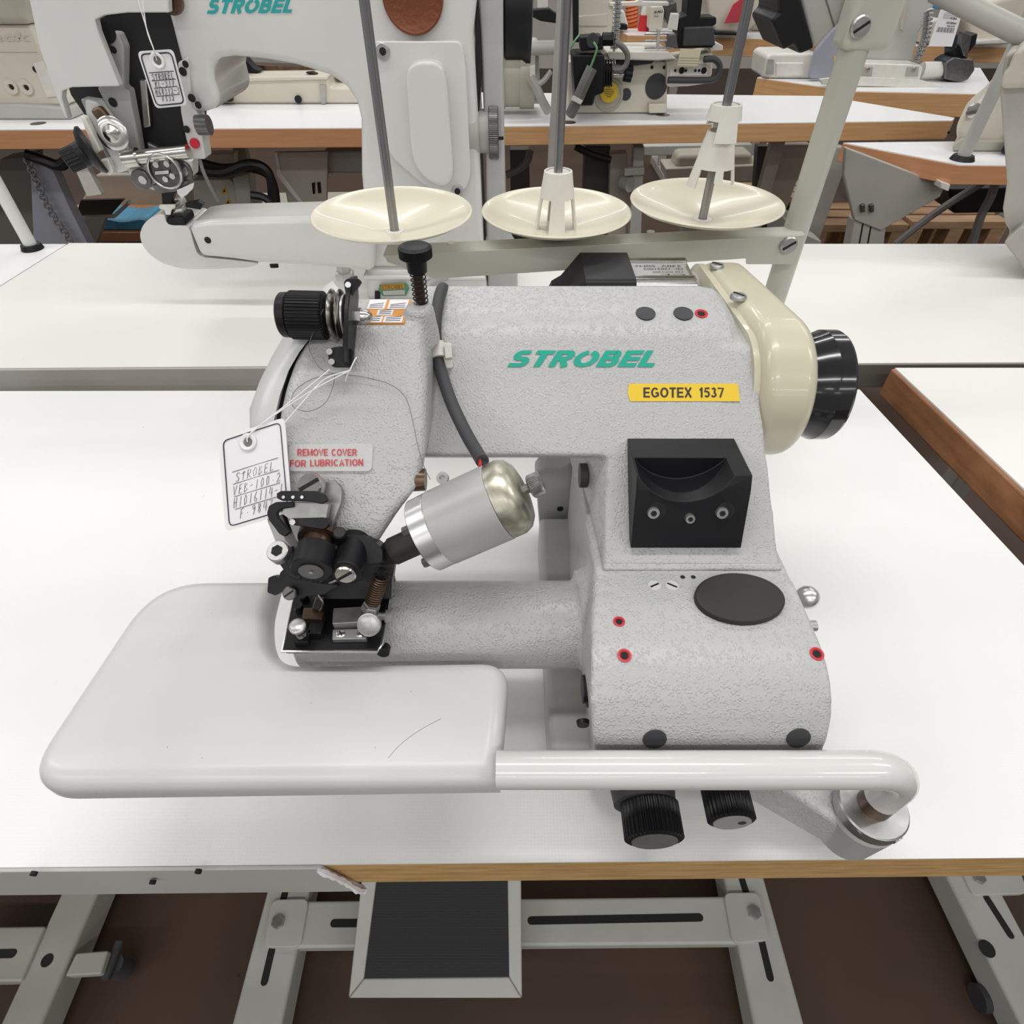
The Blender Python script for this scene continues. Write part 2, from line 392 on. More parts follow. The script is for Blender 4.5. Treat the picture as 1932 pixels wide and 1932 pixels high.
RIB = [0]
def ribbon(mb, pts, w, mp0):
    RIB[0] = (RIB[0] + 1) % 40
    e1, e2, e0 = mp0(1, 0), mp0(0, 1), mp0(0, 0); lift = (e1 - e0).cross(e2 - e0).normalized() * (1.5e-6 * RIB[0])
    mp = lambda x, y: mp0(x, y) + lift
    _rib(mb, pts, w, mp)
def _rib(mb, pts, w, mp):
    """flat stroke of width w=(horizontal, vertical) along 2-D points; mp maps (u, v) to 3-D"""
    n = len(pts); L = []; R = []
    for i, (x, y) in enumerate(pts):
        ax, ay = pts[max(i - 1, 0)]; bx, by = pts[min(i + 1, n - 1)]
        if n > 2 and i in (0, n - 1) and math.hypot(pts[0][0] - pts[-1][0], pts[0][1] - pts[-1][1]) < 1e-6:
            ax, ay = pts[-2]; bx, by = pts[1]
        d = math.hypot(bx - ax, by - ay) or 1; nx, ny = -(by - ay) / d, (bx - ax) / d
        L.append(mp(x + nx * w[0], y + ny * w[1])); R.append(mp(x - nx * w[0], y - ny * w[1]))
    mb.add(L + R, [[i, i + 1, n + i + 1, n + i] for i in range(n - 1)])
def arc2(cx, cy, rx, ry, a0, a1, n=14):
    return [(cx + rx * math.cos(math.radians(a0 + (a1 - a0) * k / n)), cy + ry * math.sin(math.radians(a0 + (a1 - a0) * k / n))) for k in range(n + 1)]
def logo(bl, br, tl):
    bl, br, tl = Vector(bl), Vector(br), Vector(tl); X = (br - bl) - (tl - bl) * (0); Y = tl - bl
    ux = X - (X.normalized() * 0); sh = X.normalized().dot(Y)
    W = X * ((X.length - max(sh, 0)) / X.length); mb = MB(); hx, hy = .185, .115
    wid = dict(S=1.0, T=1.05, R=1.1, O=1.35, B=1.1, E=1.0, L=.9); tot = sum(wid[c] for c in 'STROBEL') + .12 * 6; u = 0
    for c in 'STROBEL':
        a = u / tot; b = (u + wid[c]) / tot; k = wid[c]
        mp = lambda x, y: bl + W * (a + (b - a) * x) + Y * y
        hw = hx / k; w = (hw, hy); l, r = hw, 1 - hw; t, o = 1 - hy, hy
        if c == 'S': ribbon(mb, [(r, t), (.45, t)] + arc2(.36, .70, .36 - hw + .02, .195, 90, 270) + [(.6, .505)] + arc2(.64, .30, .36 - hw + .02, .195, 90, -90) + [(0.0, o)], w, mp)
        if c == 'T': ribbon(mb, [(0, t), (1, t)], w, mp); ribbon(mb, [(.5, t), (.5, 0)], w, mp)
        if c == 'R': ribbon(mb, [(l, 0), (l, 1)], w, mp); ribbon(mb, [(l, t), (.6, t)] + arc2(.62, .70, .38 - hw, .195, 90, -90) + [(l, .505)], w, mp); ribbon(mb, [(.5, .5), (r, 0)], w, mp)
        if c == 'O': ribbon(mb, arc2(.5, .5, .5 - hw, .5 - hy, 78, -262, 36), w, mp)
        if c == 'B': ribbon(mb, [(l, 0), (l, 1)], w, mp); ribbon(mb, [(l, t), (.6, t)] + arc2(.6, .71, .33 - hw, .185, 90, -90) + [(l, .525)], w, mp); ribbon(mb, [(l, .525), (.64, .525)] + arc2(.64, .315, .36 - hw, .21, 90, -90) + [(l, o)], w, mp)
        if c == 'E':
            ribbon(mb, [(l, 0), (l, 1)], w, mp)
            for y_ in (o, .5, t): ribbon(mb, [(l, y_), (1, y_)], w, mp)
        if c == 'L': ribbon(mb, [(l, 0), (l, 1)], w, mp); ribbon(mb, [(l, o), (1, o)], w, mp)
        u += wid[c] + .12
    return mb

GW = dict(E=.62, G=.76, O=.78, T=.6, X=.66, R=.7, M=.82, V=.66, C=.72, F=.58, L=.55, U=.7, B=.66, I=.26, A=.68, N=.7, J=.5, K=.68, S=.66, **{'1': .4, '5': .56, '3': .56, '7': .56, ' ': .35})
def sans(s, bl, br, tl, hw=.075):
    """plain upright capitals fitted between bl, br and tl; hw = half stroke in cap heights"""
    bl, br, tl = Vector(bl), Vector(br), Vector(tl); X = br - bl; Y = tl - bl; mb = MB(); gap = .11
    tot = sum(GW[c] + gap for c in s) - gap; u = 0
    for c in s:
        k = GW[c]; a = u / tot; b = (u + k) / tot
        mp = lambda x, y: bl + X * (a + (b - a) * x) + Y * y
        hx = hw / k * (1.0); hy = hw * .92; w = (hx, hy); l, r, t, o = hx, 1 - hx, 1 - hy, hy
        R_ = lambda p: ribbon(mb, p, w, mp)
        bowl = lambda y0, y1, x0=.5, x1=None: [(l, y1), (x0, y1)] + arc2(x0, (y0 + y1) / 2, (x1 or r) - x0, (y1 - y0) / 2, 90, -90, 10) + [(l, y0)]
        if c in 'EFBRLKMNI1': R_([(l if c not in 'I1' else (.5 if c == 'I' else .65), 0), (l if c not in 'I1' else (.5 if c == 'I' else .65), 1)])
        if c in 'EF':
            for y_ in ((o, .5, t) if c == 'E' else (.5, t)): R_([(l, y_), (1 if y_ != .5 else .92, y_)])
        if c == 'L': R_([(l, o), (1, o)])
        if c == 'T': R_([(0, t), (1, t)]); R_([(.5, 0), (.5, t)])
        if c == 'O': R_(arc2(.5, .5, .5 - hx, .5 - hy, 0, 360, 24))
        if c in 'CG': R_(arc2(.5, .5, .5 - hx, .5 - hy, 42, 318, 20))
        if c == 'G': R_([(.55, .45), (r, .45)]); R_([(r, .48), (r, .12)])
        if c == 'X': R_([(.08, 0), (.92, 1)]); R_([(.08, 1), (.92, 0)])
        if c == 'V': R_([(.06, 1), (.5, 0), (.94, 1)])
        if c == 'A': R_([(.06, 0), (.5, 1), (.94, 0)]); R_([(.25, .32), (.75, .32)])
        if c == 'M': R_([(r, 0), (r, 1)]); R_([(l, 1), (.5, .1), (r, 1)])
        if c == 'N': R_([(r, 0), (r, 1)]); R_([(l, 1), (r, 0)])
        if c == 'U': R_([(l, 1), (l, .35)] + arc2(.5, .35, .5 - hx, .35 - hy, 180, 360, 12) + [(r, 1)])
        if c == 'R': R_(bowl(.47, t, .55)); R_([(.5, .47), (.92, 0)])
        if c == 'B': R_(bowl(.53, t, .5, r - .06)); R_(bowl(o, .53, .5))
        if c == 'K': R_([(.95, 1), (l, .4)]); R_([(.35, .55), (.95, 0)])
        if c == 'J': R_([(r, 1), (r, .3)] + arc2(.5, .3, .5 - hx, .3 - hy, 0, -180, 10))
        if c == '1': R_([(.15, .72), (.65, .95)])
        if c == '7': R_([(0, t), (.95, t), (.4, 0)])
        if c == '5': R_([(.92, t), (.22, t), (.14, .55), (.3, .6)] + arc2(.48, .34, .52 - hx, .34 - hy, 105, -150, 14))
        if c == '3': R_(arc2(.46, .74, .42 - hx, .26 - hy, 160, -90, 12)); R_(arc2(.48, .28, .52 - hx, .28 - hy, 90, -165, 12))
        if c == 'S': R_(arc2(.5, .73, .46 - hx, .27 - hy, 35, 250, 12) + arc2(.5, .27, .5 - hx, .27 - hy, 70, -150, 12))
        u += k + gap
    return mb
def pillow(name, ring, ztop, th, r, m, parent, k=6, label=None):
    """flat plate with rolled edges: ring is its plan outline (counter-clockwise or not), r the roll radius"""
    n = len(ring); ctr = sum(((ring[i].x * ring[(i + 1) % n].y - ring[(i + 1) % n].x * ring[i].y) for i in range(n))); sg = 1 if ctr > 0 else -1
    def inset(d):
        out = []
        for i, p in enumerate(ring):
            a, b = ring[i - 1], ring[(i + 1) % n]; e0 = V(p.x - a.x, p.y - a.y, 0); e1 = V(b.x - p.x, b.y - p.y, 0)
            if e0.length < 1e-7: e0 = e1
            if e1.length < 1e-7: e1 = e0
            n0 = V(-e0.y, e0.x, 0).normalized() * sg; n1 = V(-e1.y, e1.x, 0).normalized() * sg; nn = (n0 + n1)
            nn = nn.normalized() if nn.length > 1e-6 else n0; c = max(.5, nn.dot(n0)); out.append(V(p.x, p.y, 0) + nn * (d / c))
        return out
    rows = [[V(p.x, p.y, ztop - th) for p in inset(.002)], [V(p.x, p.y, ztop - th) for p in inset(0)]]
    for j in range(k + 1):
        a = math.pi / 2 * j / k; rows.append([V(p.x, p.y, ztop - r + r * math.sin(a)) for p in inset(r * (1 - math.cos(a)))])
    return obj(name, MB().loft(rows), m, parent, smooth=60, label=label)
def Q(px, py, t):
    r = ray(px, py); return Vector((r[0] * t, r[1] * t, CH + r[2] * t))
def QL(pts, t): return [Q(a, b, t) for a, b in pts]
def lerp_tab(tab, y):
    for (y0, v0), (y1, v1) in zip(tab, tab[1:]):
        if y0 <= y <= y1: return v0 + (v1 - v0) * (y - y0) / (y1 - y0)
    return tab[0][1] if y < tab[0][0] else tab[-1][1]

# ================================================================ room shell
struct('floor', MB().box(-6, 7, -2.5, 9, -T - 0.05, -T), FLOORM)
struct('wall_back', MB().box(-6, 7, 9, 9.1, -T, 2.6), mat('cream_wall', (0.62, 0.59, 0.53), 0.8))

# ================================================================ front worktable
a0, a1 = P(0, 1637, z=0), P(1932, 1618, z=0)
fd = (a1 - a0) / (a1.x - a0.x)
FL = a0 + fd * (-0.742 - a0.x); FR = a0 + fd * (0.555 - a0.x)
BL = P(-10, 738, z=0); BL.x = -0.742; BR = P(1622, 735, z=0)
tb = thing('sewing_table', 'white laminate worktable under the front blindstitch machine, half its front edge banding torn off', 'table', (0, 0.42, -T))
dz = V(0, 0, -0.0015)
obj('worktop_board', MB().prism([p + V(0, 0, -.0015) for p in (FL, FR, BR, BL)], [p + V(0, 0, -.046) for p in (FL, FR, BR, BL)]), RAWWOOD, tb, label='raw wooden board core')
obj('worktop_laminate', MB().prism([FL, FR, BR, BL], [p + dz for p in (FL, FR, BR, BL)]), LAM, tb)
# white banding still glued on the left part of the front edge, torn at its right end
s0, s1 = FL, a0 + fd * (P(608, 1631, z=0).x - a0.x)
s2 = a0 + fd * (P(664, 1631, z=0).x - a0.x)
o_ = V(0, -0.003, 0)
band = MB().prism([s0 + V(0, 0, .0005), s1 + V(0, 0, .0005), s1 + (s2 - s1) * .5 + V(0, 0, -.03), s2 + V(0, 0, -.054), s2 + V(-.004, 0, -.060), s0 + V(0, 0, -.062)],
                  [p + o_ for p in (s0 + V(0, 0, .0005), s1 + V(0, 0, .0005), s1 + (s2 - s1) * .5 + V(0, 0, -.03), s2 + V(0, 0, -.054), s2 + V(-.004, 0, -.060), s0 + V(0, 0, -.062))])
eb = obj('edge_banding', band, EDGEW, tb, bevel=.001, label='grey white edge banding ending in a ragged tear')
tp = [s1 + V(-.002, -.0035, .0), s1 + (s2 - s1) * .3 + V(0, -.0045, -.012), s1 + (s2 - s1) * .5 + V(0, -.0035, -.03), s1 + (s2 - s1) * .8 + V(0, -.005, -.046), s2 + V(0, -.0035, -.055)]
obj('torn_flap', MB().tube(smooth_path(tp, 4), [.0017 + .0006 * ((i * 7) % 5) / 2 for i in range(17)], 6), PAPER, eb, label='crumpled white torn end of the banding')
for px, py in ((62, 1652), (372, 1651), (286, 1670)):
    q = P(px, py, y=s0.y - .0032); q.y = s0.y - .0030 + (a1.y - a0.y) * px / 1932 * 1.0; obj('nail_hole', MB().cyl(q - V(0, .0004, 0), q + V(0, .002, 0), .0022), DARKGAP, eb)
# steel stand: feet, slotted crossbar, posts
def slot_mesh(p, q, w_, up):
    p, q, up = Vector(p), Vector(q), Vector(up); d = (q - p).normalized(); r = d.cross(up).normalized() * w_ / 2
    ring = []
    for k in range(9):
        t = math.pi * k / 8; ring.append(q + r * math.cos(t) + d * math.sin(t) * w_ / 2)
    for k in range(9):
        t = math.pi * k / 8; ring.append(p - r * math.cos(t) - d * math.sin(t) * w_ / 2)
    return MB().ext([x + up * .0006 for x in ring], up * -.0012)
ZF = -0.70
def foot(parent, xl0, xr0, xl1, xr1, y0, y1, slots, hole=None, m=FRAME, h=.06, name='stand_foot'):
    # xl0..xr0 top-face edges at pixel row y0, xl1..xr1 at row y1 ; extended towards the rear
    A, B_, C_, D = P(xl0, y0, z=ZF), P(xr0, y0, z=ZF), P(xr1, y1, z=ZF), P(xl1, y1, z=ZF)
    A = A + (A - D).normalized() * .25; B_ = B_ + (B_ - C_).normalized() * .25
    D = D + (D - A).normalized() * .05; C_ = C_ + (C_ - B_).normalized() * .05
    o = obj(name, MB().ext([A, B_, C_, D], V(0, 0, -h)), m, parent, bevel=.006, seg=3)
    for (p, q, w_) in slots:
        obj('slot', slot_mesh(P(*p, z=ZF), P(*q, z=ZF), w_, V(0, 0, 1)), DARKGAP, o)
    if hole:
        c = P(*hole[0], z=ZF); obj('bolt_hole', MB().cyl(c + V(0, 0, -.0006), c + V(0, 0, .0006), hole[1]), DARKGAP, o)
    return o
lf = foot(tb, 505, 585, 437, 532, 1675, 1932, [((541, 1672), (535, 1695), .011), ((513, 1792), (499, 1852), .011)])
rf = foot(tb, 1366, 1442, 1422, 1518, 1656, 1932, [((1400, 1660), (1409, 1688), .011), ((1436, 1772), (1453, 1844), .011)])
ZB = -0.694
c0, c1, c2, c3 = P(545, 1700, z=ZB), P(1410, 1690, z=ZB), P(1420, 1781, z=ZB), P(535, 1789, z=ZB)
cb = obj('crossbar', MB().ext([c0, c1, c2, c3], V(0, 0, -.03)), FRAME, tb, bevel=.005, seg=3)
for p, q in (((630, 1742), (760, 1741)), ((1002, 1737), (1320, 1731))):
    obj('slot', slot_mesh(P(*p, z=ZB), P(*q, z=ZB), .0115, V(0, 0, 1)), DARKGAP, cb)
for (pl, bx) in ((((512, 1697), (583, 1695), (567, 1787), (497, 1788)), (525, 1740)), (((1365, 1684), (1432, 1683), (1454, 1774), (1382, 1781)), (1423, 1722))):
    o = obj('clamp_plate', MB().ext(round_poly([P(*p, z=ZB + .004) for p in pl], .012), V(0, 0, -.012)), FRAME, tb, bevel=.002)
    c = P(*bx, z=ZB + .004); screw_head(c, (0, 0, 1), .011, .006, o, ZINC, 'bolt', hexed=True, slot=False)
for sx in (-.42, .43):
    obj('stand_post', MB().box(sx - .03, sx + .03, .36, .42, ZF, -.046), FRAME, tb, bevel=.004)

# treadle under the table
pd = thing('foot_pedal', 'grey framed treadle with black rubber mat under the front worktable', 'pedal', P(820, 1800, z=-.68))
zr, zf_ = -.598, -.662
po = [P(684, 1640, z=zr + .003), P(983, 1640, z=zr + .003), P(985, 1884, z=zf_), P(657, 1884, z=zf_)]
pi_ = [P(713, 1640, z=zr + .003), P(957, 1640, z=zr + .003), P(960, 1843, z=zf_ + .008), P(687, 1846, z=zf_ + .008)]
nrm = (po[1] - po[0]).cross(po[3] - po[0]).normalized()
if nrm.z < 0: nrm = -nrm
ob_ = MB()
for i in range(4):
    j = (i + 1) % 4; ob_.ext([po[i], po[j], pi_[j], pi_[i]], nrm * -.022)
pf = obj('pedal_frame', ob_, FRAME, pd, bevel=.0025)
obj('pedal_mat', MB().ext([p - nrm * .001 for p in pi_], nrm * -.006), MATGREY, pd, label='black ribbed mat')
cy = (c0 + c3) / 2
for xx in (-.155, 0):
    obj('pedal_pivot', MB().box(xx, xx + .01, cy.y - .02, cy.y + .02, ZB + .0005, -.632), GREYP, pd)

# neighbour stand at the lower left, belonging to the table left of the frame
ls = thing('table_stand', 'grey steel stand foot with caster lug at the lower left', 'stand', (-.80, .3, -T))
o = foot(ls, 118, 187, 0, 78, 1678, 1932, [], ((89, 1812), .009), m=BAR)
q0, q1, q2, q3 = P(-120, 1750, z=ZB), P(85, 1747, z=ZB), P(40, 1852, z=ZB), P(-160, 1856, z=ZB)
cb2 = obj('crossbar', MB().ext([q0, q1, q2, q3], V(0, 0, -.03)), BAR, ls, bevel=.004)
obj('slot', slot_mesh(P(-80, 1801, z=ZB), P(24, 1799, z=ZB), .012, V(0, 0, 1)), DARKGAP, cb2)
lg = obj('caster_lug', MB().ext(PL([(143, 1798), (204, 1793), (190, 1838), (122, 1842)], z=ZF + .002), V(0, 0, -.02)), BAR, ls, bevel=.003)
c = P(212, 1820, z=-.72)
obj('caster_wheel', MB().cyl(c + V(0, 0, -.045), c + V(0, 0, .0), .016).cyl(c + V(.0, -.02, .004), c + V(0, .03, .004), .007), CHAR, ls)
obj('stand_post', MB().box(-.80, -.745, .36, .42, ZF, -.05), BAR, ls)
lt = thing('sewing_table', 'white worktable left of the front worktable, its steel stand beside it', 'table', (-1.2, .4, -.05))
obj('worktop', MB().box(-1.7, -.745, .10, .72, -.046, -.002), LAMW, lt)

# ================================================================ front blindstitch machine
mc = thing('blindstitch_machine', 'white hammered-enamel blindstitch sewing machine standing on the front worktable', 'sewing machine', (.06, .26, 0))
# --- upper casting : head, arm and column blended into one casting
TF = [(560, .4265), (620, .425), (1078, .402)]             # optical depth of the sloped front face by pixel row
def FP(px, py, off=0.0): return Q(px, py, lerp_tab(TF, py) - off)
up = MB()
# arm
def armring(x, dz=0.0, dy=0.0):
    a, b, c_, e = FP(1100, 652), FP(1100, 858), FP(1100, 602), FP(1100, 612)
    zt_ = e.z + .0035; yt = e.y + .024; r = [V(x, b.y - .001 + dy * .2, b.z)]
    for q in range(7):
        f = q / 6; yy = a.y * (1 - f) ** 2 + c_.y * 2 * f * (1 - f) + yt * f * f; zz = a.z * (1 - f) ** 2 + (zt_ + .0005) * 2 * f * (1 - f) + zt_ * f * f
        r.append(V(x, yy + dy, zz - dz))
    return r + [V(x, .455, zt_ - dz), V(x, .455, b.z - .01), V(x, b.y + .02, b.z - .012), V(x, b.y + .006, b.z - .008)]
up.loft([armring(-.07), armring(.146), armring(.157, .002, .001), armring(.164, .007, .004), armring(.1675, .014, .008), armring(.169, .022, .012)])
# column: front polygon on the sloped face, running back
cf = [FP(1152, 800), FP(1142, 960), FP(1137, 1110), FP(1477, 1110), FP(1428, 690), FP(1424, 655), FP(1150, 655)]
cbk = []
for i, p in enumerate(cf):
    left = i in (0, 1, 2, 6)
    cbk.append(V(.047 if left else p.x, .46, .125 if i in (2, 3) else min(p.z, .255)))
up.prism(cf, cbk)
# head
HT = [(600, .386), (738, .380), (870, .375), (1000, .3765), (1060, .382)]
hrows = [(1054, 575, 700), (1025, 545, 722), (985, 530, 748), (930, 522, 790), (870, 519, 801), (800, 520, 803), (745, 533, 803), (700, 549, 801), (664, 571, 799), (636, 590, 797), (614, 612, 792)]
rings = []
for k, (py, xl, xr) in enumerate(hrows):
    t = lerp_tab(HT, py); c = .010 if k > 0 else .006
    L, R = Q(xl, py, t), Q(xr, py, t); z = L.z; yb = max(.40, L.y + .03) if k > 1 else L.y + .06
    rings.append([V(L.x + c, L.y, z), V(R.x - c, R.y, z), V(R.x - c * .3, R.y + c * .3, z), V(R.x, R.y + c, z), V(R.x, yb, z), V(L.x, yb, z), V(L.x, L.y + c, z), V(L.x + c * .3, L.y + c * .3, z)])
up.loft(rings)
htop = rings[-1][0].z
bs = Q(792, 592, .395); bs.z = htop
up.cyl(bs + V(0, 0, -.02), bs + V(0, 0, .007), .0125, .0095)
casting = obj('upper_casting', up, HAMMER, mc); voxel(casting, .0019, 9, .5)
# bottom rim of the column
rm = MB().prism([FP(1137, 1062, .0008), FP(1473, 1062, .0008), FP(1476, 1077, .0008), FP(1136, 1077, .0008)], [FP(1137, 1062, -.03), FP(1473, 1062, -.03), FP(1476, 1077, -.03), FP(1136, 1077, -.03)])
obj('casting_rim', rm, HAMMER, casting, bevel=.002)

# --- lower casting: bed block and cylinder bed
lo = MB()
brow = [(1080, .4015, 1122, 1487), (1110, .389, 1120, 1505), (1145, .378, 1117, 1521), (1180, .368, 1116, 1537), (1215, .359, 1115, 1551), (1250, .352, 1114, 1562), (1285, .3475, 1113, 1570), (1320, .346, 1113, 1574), (1350, .3465, 1114, 1574), (1378, .349, 1116, 1569), (1400, .3525, 1119, 1562), (1420, .358, 1121, 1554), (1440, .366, 1125, 1546), (1475, .386, 1128, 1532)]
ringL, ringR = [], []
for py, t, xl, xr in brow:
    ringL.append(Q(xl, py, t)); ringR.append(Q(xr, py, t))
for (yy, zz) in ((.17, .012), (.42, .012), (.42, .150)):
    ringL.append(V(.055, yy, zz)); ringR.append(V(.19, yy, zz))
lo.loft([ringL, ringR])
BY, BZ, BRr = .2506, .1085, .0315
lo.cyl((-.150, BY, BZ), (.09, BY, BZ), BRr, n=48)
lo.cyl((.048, BY + .004, BZ + .004), (.075, BY + .006, BZ + .006), BRr + .001, BRr + .012, n=48)
lower = obj('lower_casting', lo, HAMMER, mc); voxel(lower, .0018, 8, .5)
# --- grey foot and back plate of the machine
fb = MB().prism([V(.027, .185, .0006), V(.18, .185, .0006), V(.18, .185, .05), V(.027, .185, .05)], [V(.027, .42, .0006), V(.18, .42, .0006), V(.18, .42, .05), V(.027, .42, .05)])
obj('machine_base', fb, GREYCAST, mc, bevel=.006, seg=3)
bp = round_poly([P(1017, 1100, y=.425), P(1009, 884, y=.425), P(1060, 884, y=.425), P(1085, 862, y=.425), V(.19, .425, .20), V(.19, .425, 0), ], [0, .012, .008, 0, 0, 0])
bpz = [V(p.x, p.y, max(p.z, 0.0006)) for p in bp]
pl_ = obj('back_plate', MB().ext(bpz, V(0, .02, 0)), GREYCAST, mc, bevel=.002)
c = P(1057, 960, y=.4248); obj('plate_hole', MB().cyl(c + V(0, .001, 0), c + V(0, -.0004, 0), .0032), DARKGAP, pl_)
c = P(1055, 1052, y=.4248); obj('casting_boss', MB().lathe(c, (0, -1, 0), [(.007, 0), (.006, .0012), (.004, .0006)], 20), GREYCAST, pl_)
c = P(1100, 1366, y=.1848); obj('base_bolt', MB().cyl(c + V(0, .002, 0), c + V(0, -.001, 0), .0045, .004), BURN, mc)
# side plugs seen on the left of the column
for (a, b, t, r) in ((1092, 897, .462, .0095), (1107, 1023, .452, .006)):
    p = Q(a, b, t); obj('side_plug', MB().cyl(p + V(.006, 0, 0), p + V(.0005, 0, 0), r), CHAR, casting)
p = Q(1116, 1300, .385); obj('bed_plug', MB().cyl(p + V(-.0035, 0, 0), p + V(.008, 0, 0), .0115).cyl(p + V(-.006, 0, 0), p + V(.004, 0, 0), .009), BLACKP, lower)

# --- print and stickers
obj('logo_lettering', logo(FP(957, 692, .0009), FP(1252, 692, .0009), FP(977, 661, .0009)), GREEN, casting)
ya = obj('asset_label', MB().prism([FP(a, b, .0010) for a, b in ((1187, 724), (1392, 724), (1396, 757), (1189, 757), (1184, 741))], [FP(a, b, -.0002) for a, b in ((1187, 724), (1392, 724), (1396, 757), (1189, 757), (1184, 741))]), YELLOW, casting, label='yellow sticker with black lettering')
obj('label_lettering', sans('EGOTEX', FP(1214, 750, .0012), FP(1305, 750, .0012), FP(1214, 731, .0012), .092), INK, ya)
obj('label_lettering', sans('1537', FP(1319, 750, .0012), FP(1365, 750, .0012), FP(1319, 731, .0012), .092), INK, ya)
def HP(px, py, off=0.0): return Q(px, py, lerp_tab(HT, py) - off)
lb = round_poly([HP(545, 838, .0014), HP(704, 837, .0014), HP(701, 889, .0014), HP(545, 889, .0014)], .003)
la = obj('lubrication_label', MB().ext(lb, V(0, .001, -.001)), CLEARL, casting, label='translucent sticker with red lettering')
obj('label_lettering', sans('REMOVE COVER', HP(561, 860, .0017), HP(673, 860, .0017), HP(561, 847, .0017), .085), REDP, la)
obj('label_lettering', sans('FOR', HP(547, 881, .0017), HP(577, 881, .0017), HP(547, 868, .0017), .085), REDP, la)
obj('label_lettering', sans('LUBRICATION', HP(585, 880, .0017), HP(685, 879, .0017), HP(585, 867, .0017), .085), REDP, la)
# safety sticker lying on the head top
zs = htop + .0012
def SK(u, v): # u,v in 0..1 across the sticker
    a, b, c_, d = P(684, 609, z=zs), P(762, 609, z=zs), P(776, 566, z=zs), P(698, 566, z=zs)
    return (a * (1 - u) + b * u) * (1 - v) + (d * (1 - u) + c_ * u) * v
def sq(u0, u1, v0, v1, dz_): return [SK(u0, v0) + V(0, 0, dz_), SK(u1, v0) + V(0, 0, dz_), SK(u1, v1) + V(0, 0, dz_), SK(u0, v1) + V(0, 0, dz_)]
st = obj('safety_sticker', MB().ext(sq(0, 1, 0, 1, 0), V(0, 0, -.0012)), ORANGE, casting, label='orange and white pictogram sticker')
mb = MB(); mk = MB()
for (u0, u1, v0, v1) in ((0, .45, 0, .26), (.49, .95, 0, .26), (0, .42, .58, 1), (.49, .95, .58, 1), (.28, .66, .3, .54)):
    mb.ext(sq(u0, u1, v0, v1, .0003), V(0, 0, -.0002))
    for k in range(3):
        a, b = SK(u0 + .05, v0 + .06 + .06 * k), SK(u1 - .05, v0 + .03 + .09 * (k + .5)); mk.bar(a + V(0, 0, .0004), b + V(0, 0, .0004), .0005, .0002)
obj('pictogram_panel', mb, PAPER, st); obj('pictogram', mk, INK, st)

# --- caps, holes and screws on the castings
def avgn(o, px, py, r=7):
    a = [hit(o, px + dx, py + dy)[1] for dx, dy in ((0, 0), (-r, 0), (r, 0), (0, -r), (0, r))]
    return sum((x for x in a if x is not None), V(0, 0, 0)).normalized()
for px in (1218, 1289):
    c, n_ = hit(casting, px, 592)[0], avgn(casting, px, 592); obj('arm_plug', MB().cyl(c - n_ * .004, c + n_ * .0007, .0074, .0071), CHAR, casting)
def oil_hole(o, px, py, r):
    c, n_ = hit(o, px, py)[0], avgn(o, px, py, 5)
    oh = obj('oil_hole', MB().lathe(c - n_ * .003, n_, [(r, 0), (r, .0035), (r * .72, .0036), (r * .6, .0030)], 24), RED, o, label='red painted oil hole')
    obj('hole', MB().cyl(c - n_ * .0005, c + n_ * .0003, r * .55), DARKGAP, oh)
oil_hole(casting, 1323, 592, .0047)
for px, py, r in ((1168, 1173, .0037), (1178, 1237, .0042), (1541, 1234, .0042)): oil_hole(lower, px, py, r)
for px, py, a in ((1235, 1105, .5), (1268, 1105, -.6)):
    c, n_ = hit(lower, px, py)[0], avgn(lower, px, py)
    s_ = obj('slotted_screw', MB().cyl(c - n_ * .002, c + n_ * .0004, .0043), mat('pale_bright_screw', (.7, .7, .67), .45, metal=.2), lower)
    e = V(math.cos(a), math.sin(a), 0); e = (e - n_ * e.dot(n_)).normalized() * .0034
    obj('slot', MB().bar(c + n_ * .0005 - e, c + n_ * .0005 + e, .0012, .0004, n_), DARKGAP, s_)
for px in (1288, 1308):
    c, n_ = hit(lower, px, 1089)[0], avgn(lower, px, 1089, 4); obj('set_hole', MB().cyl(c - n_ * .002, c + n_ * .0003, .0016), DARKGAP, lower)
def bt(py): return lerp_tab([(a, b) for a, b, _, _ in brow], py)
# dark oval cover plug
zc_ = Q(1397, 1128, bt(1128)).z + .0015
ov = []
for k in range(48):
    t = 2 * math.pi * k / 48; ca, sa = math.cos(t) * 86, math.sin(t) * 46
    ov.append(P(1397 + ca * .994 - sa * .10, 1126 + ca * .10 + sa * .994, z=zc_ + .003))
obj('oval_cover', MB().prism(ov, [V(p.x, p.y, zc_ - .010) for p in ov]), DARKR, lower, bevel=.0015, seg=3)
for px, py in ((1235, 1400), (1506, 1398)):
    c, n_ = hit(lower, px, py - 6)[0], avgn(lower, px, py - 6, 8)
    obj('front_plug', MB().cyl(c - n_ * .006, c + n_ * .0009, .0074, .0070), CHAR, lower)
# ball lever and latch on the right of the block
c = Q(1523, 1127, .405)
bl = obj('ball_lever', MB().sphere(c, .0080), ALU, mc); obj('lever_pin', MB().cyl(c, c + V(-.014, .004, -.012), .004).cyl(c + V(-.008, -.002, -.012), c + V(-.008, -.002, -.035), .003), BURN, bl)
p = Q(1536, 1181, .385); obj('ring_bolt', MB().cyl(p + V(-.004, 0, 0), p + V(.001, 0, 0), .0035), ZINC, bl)

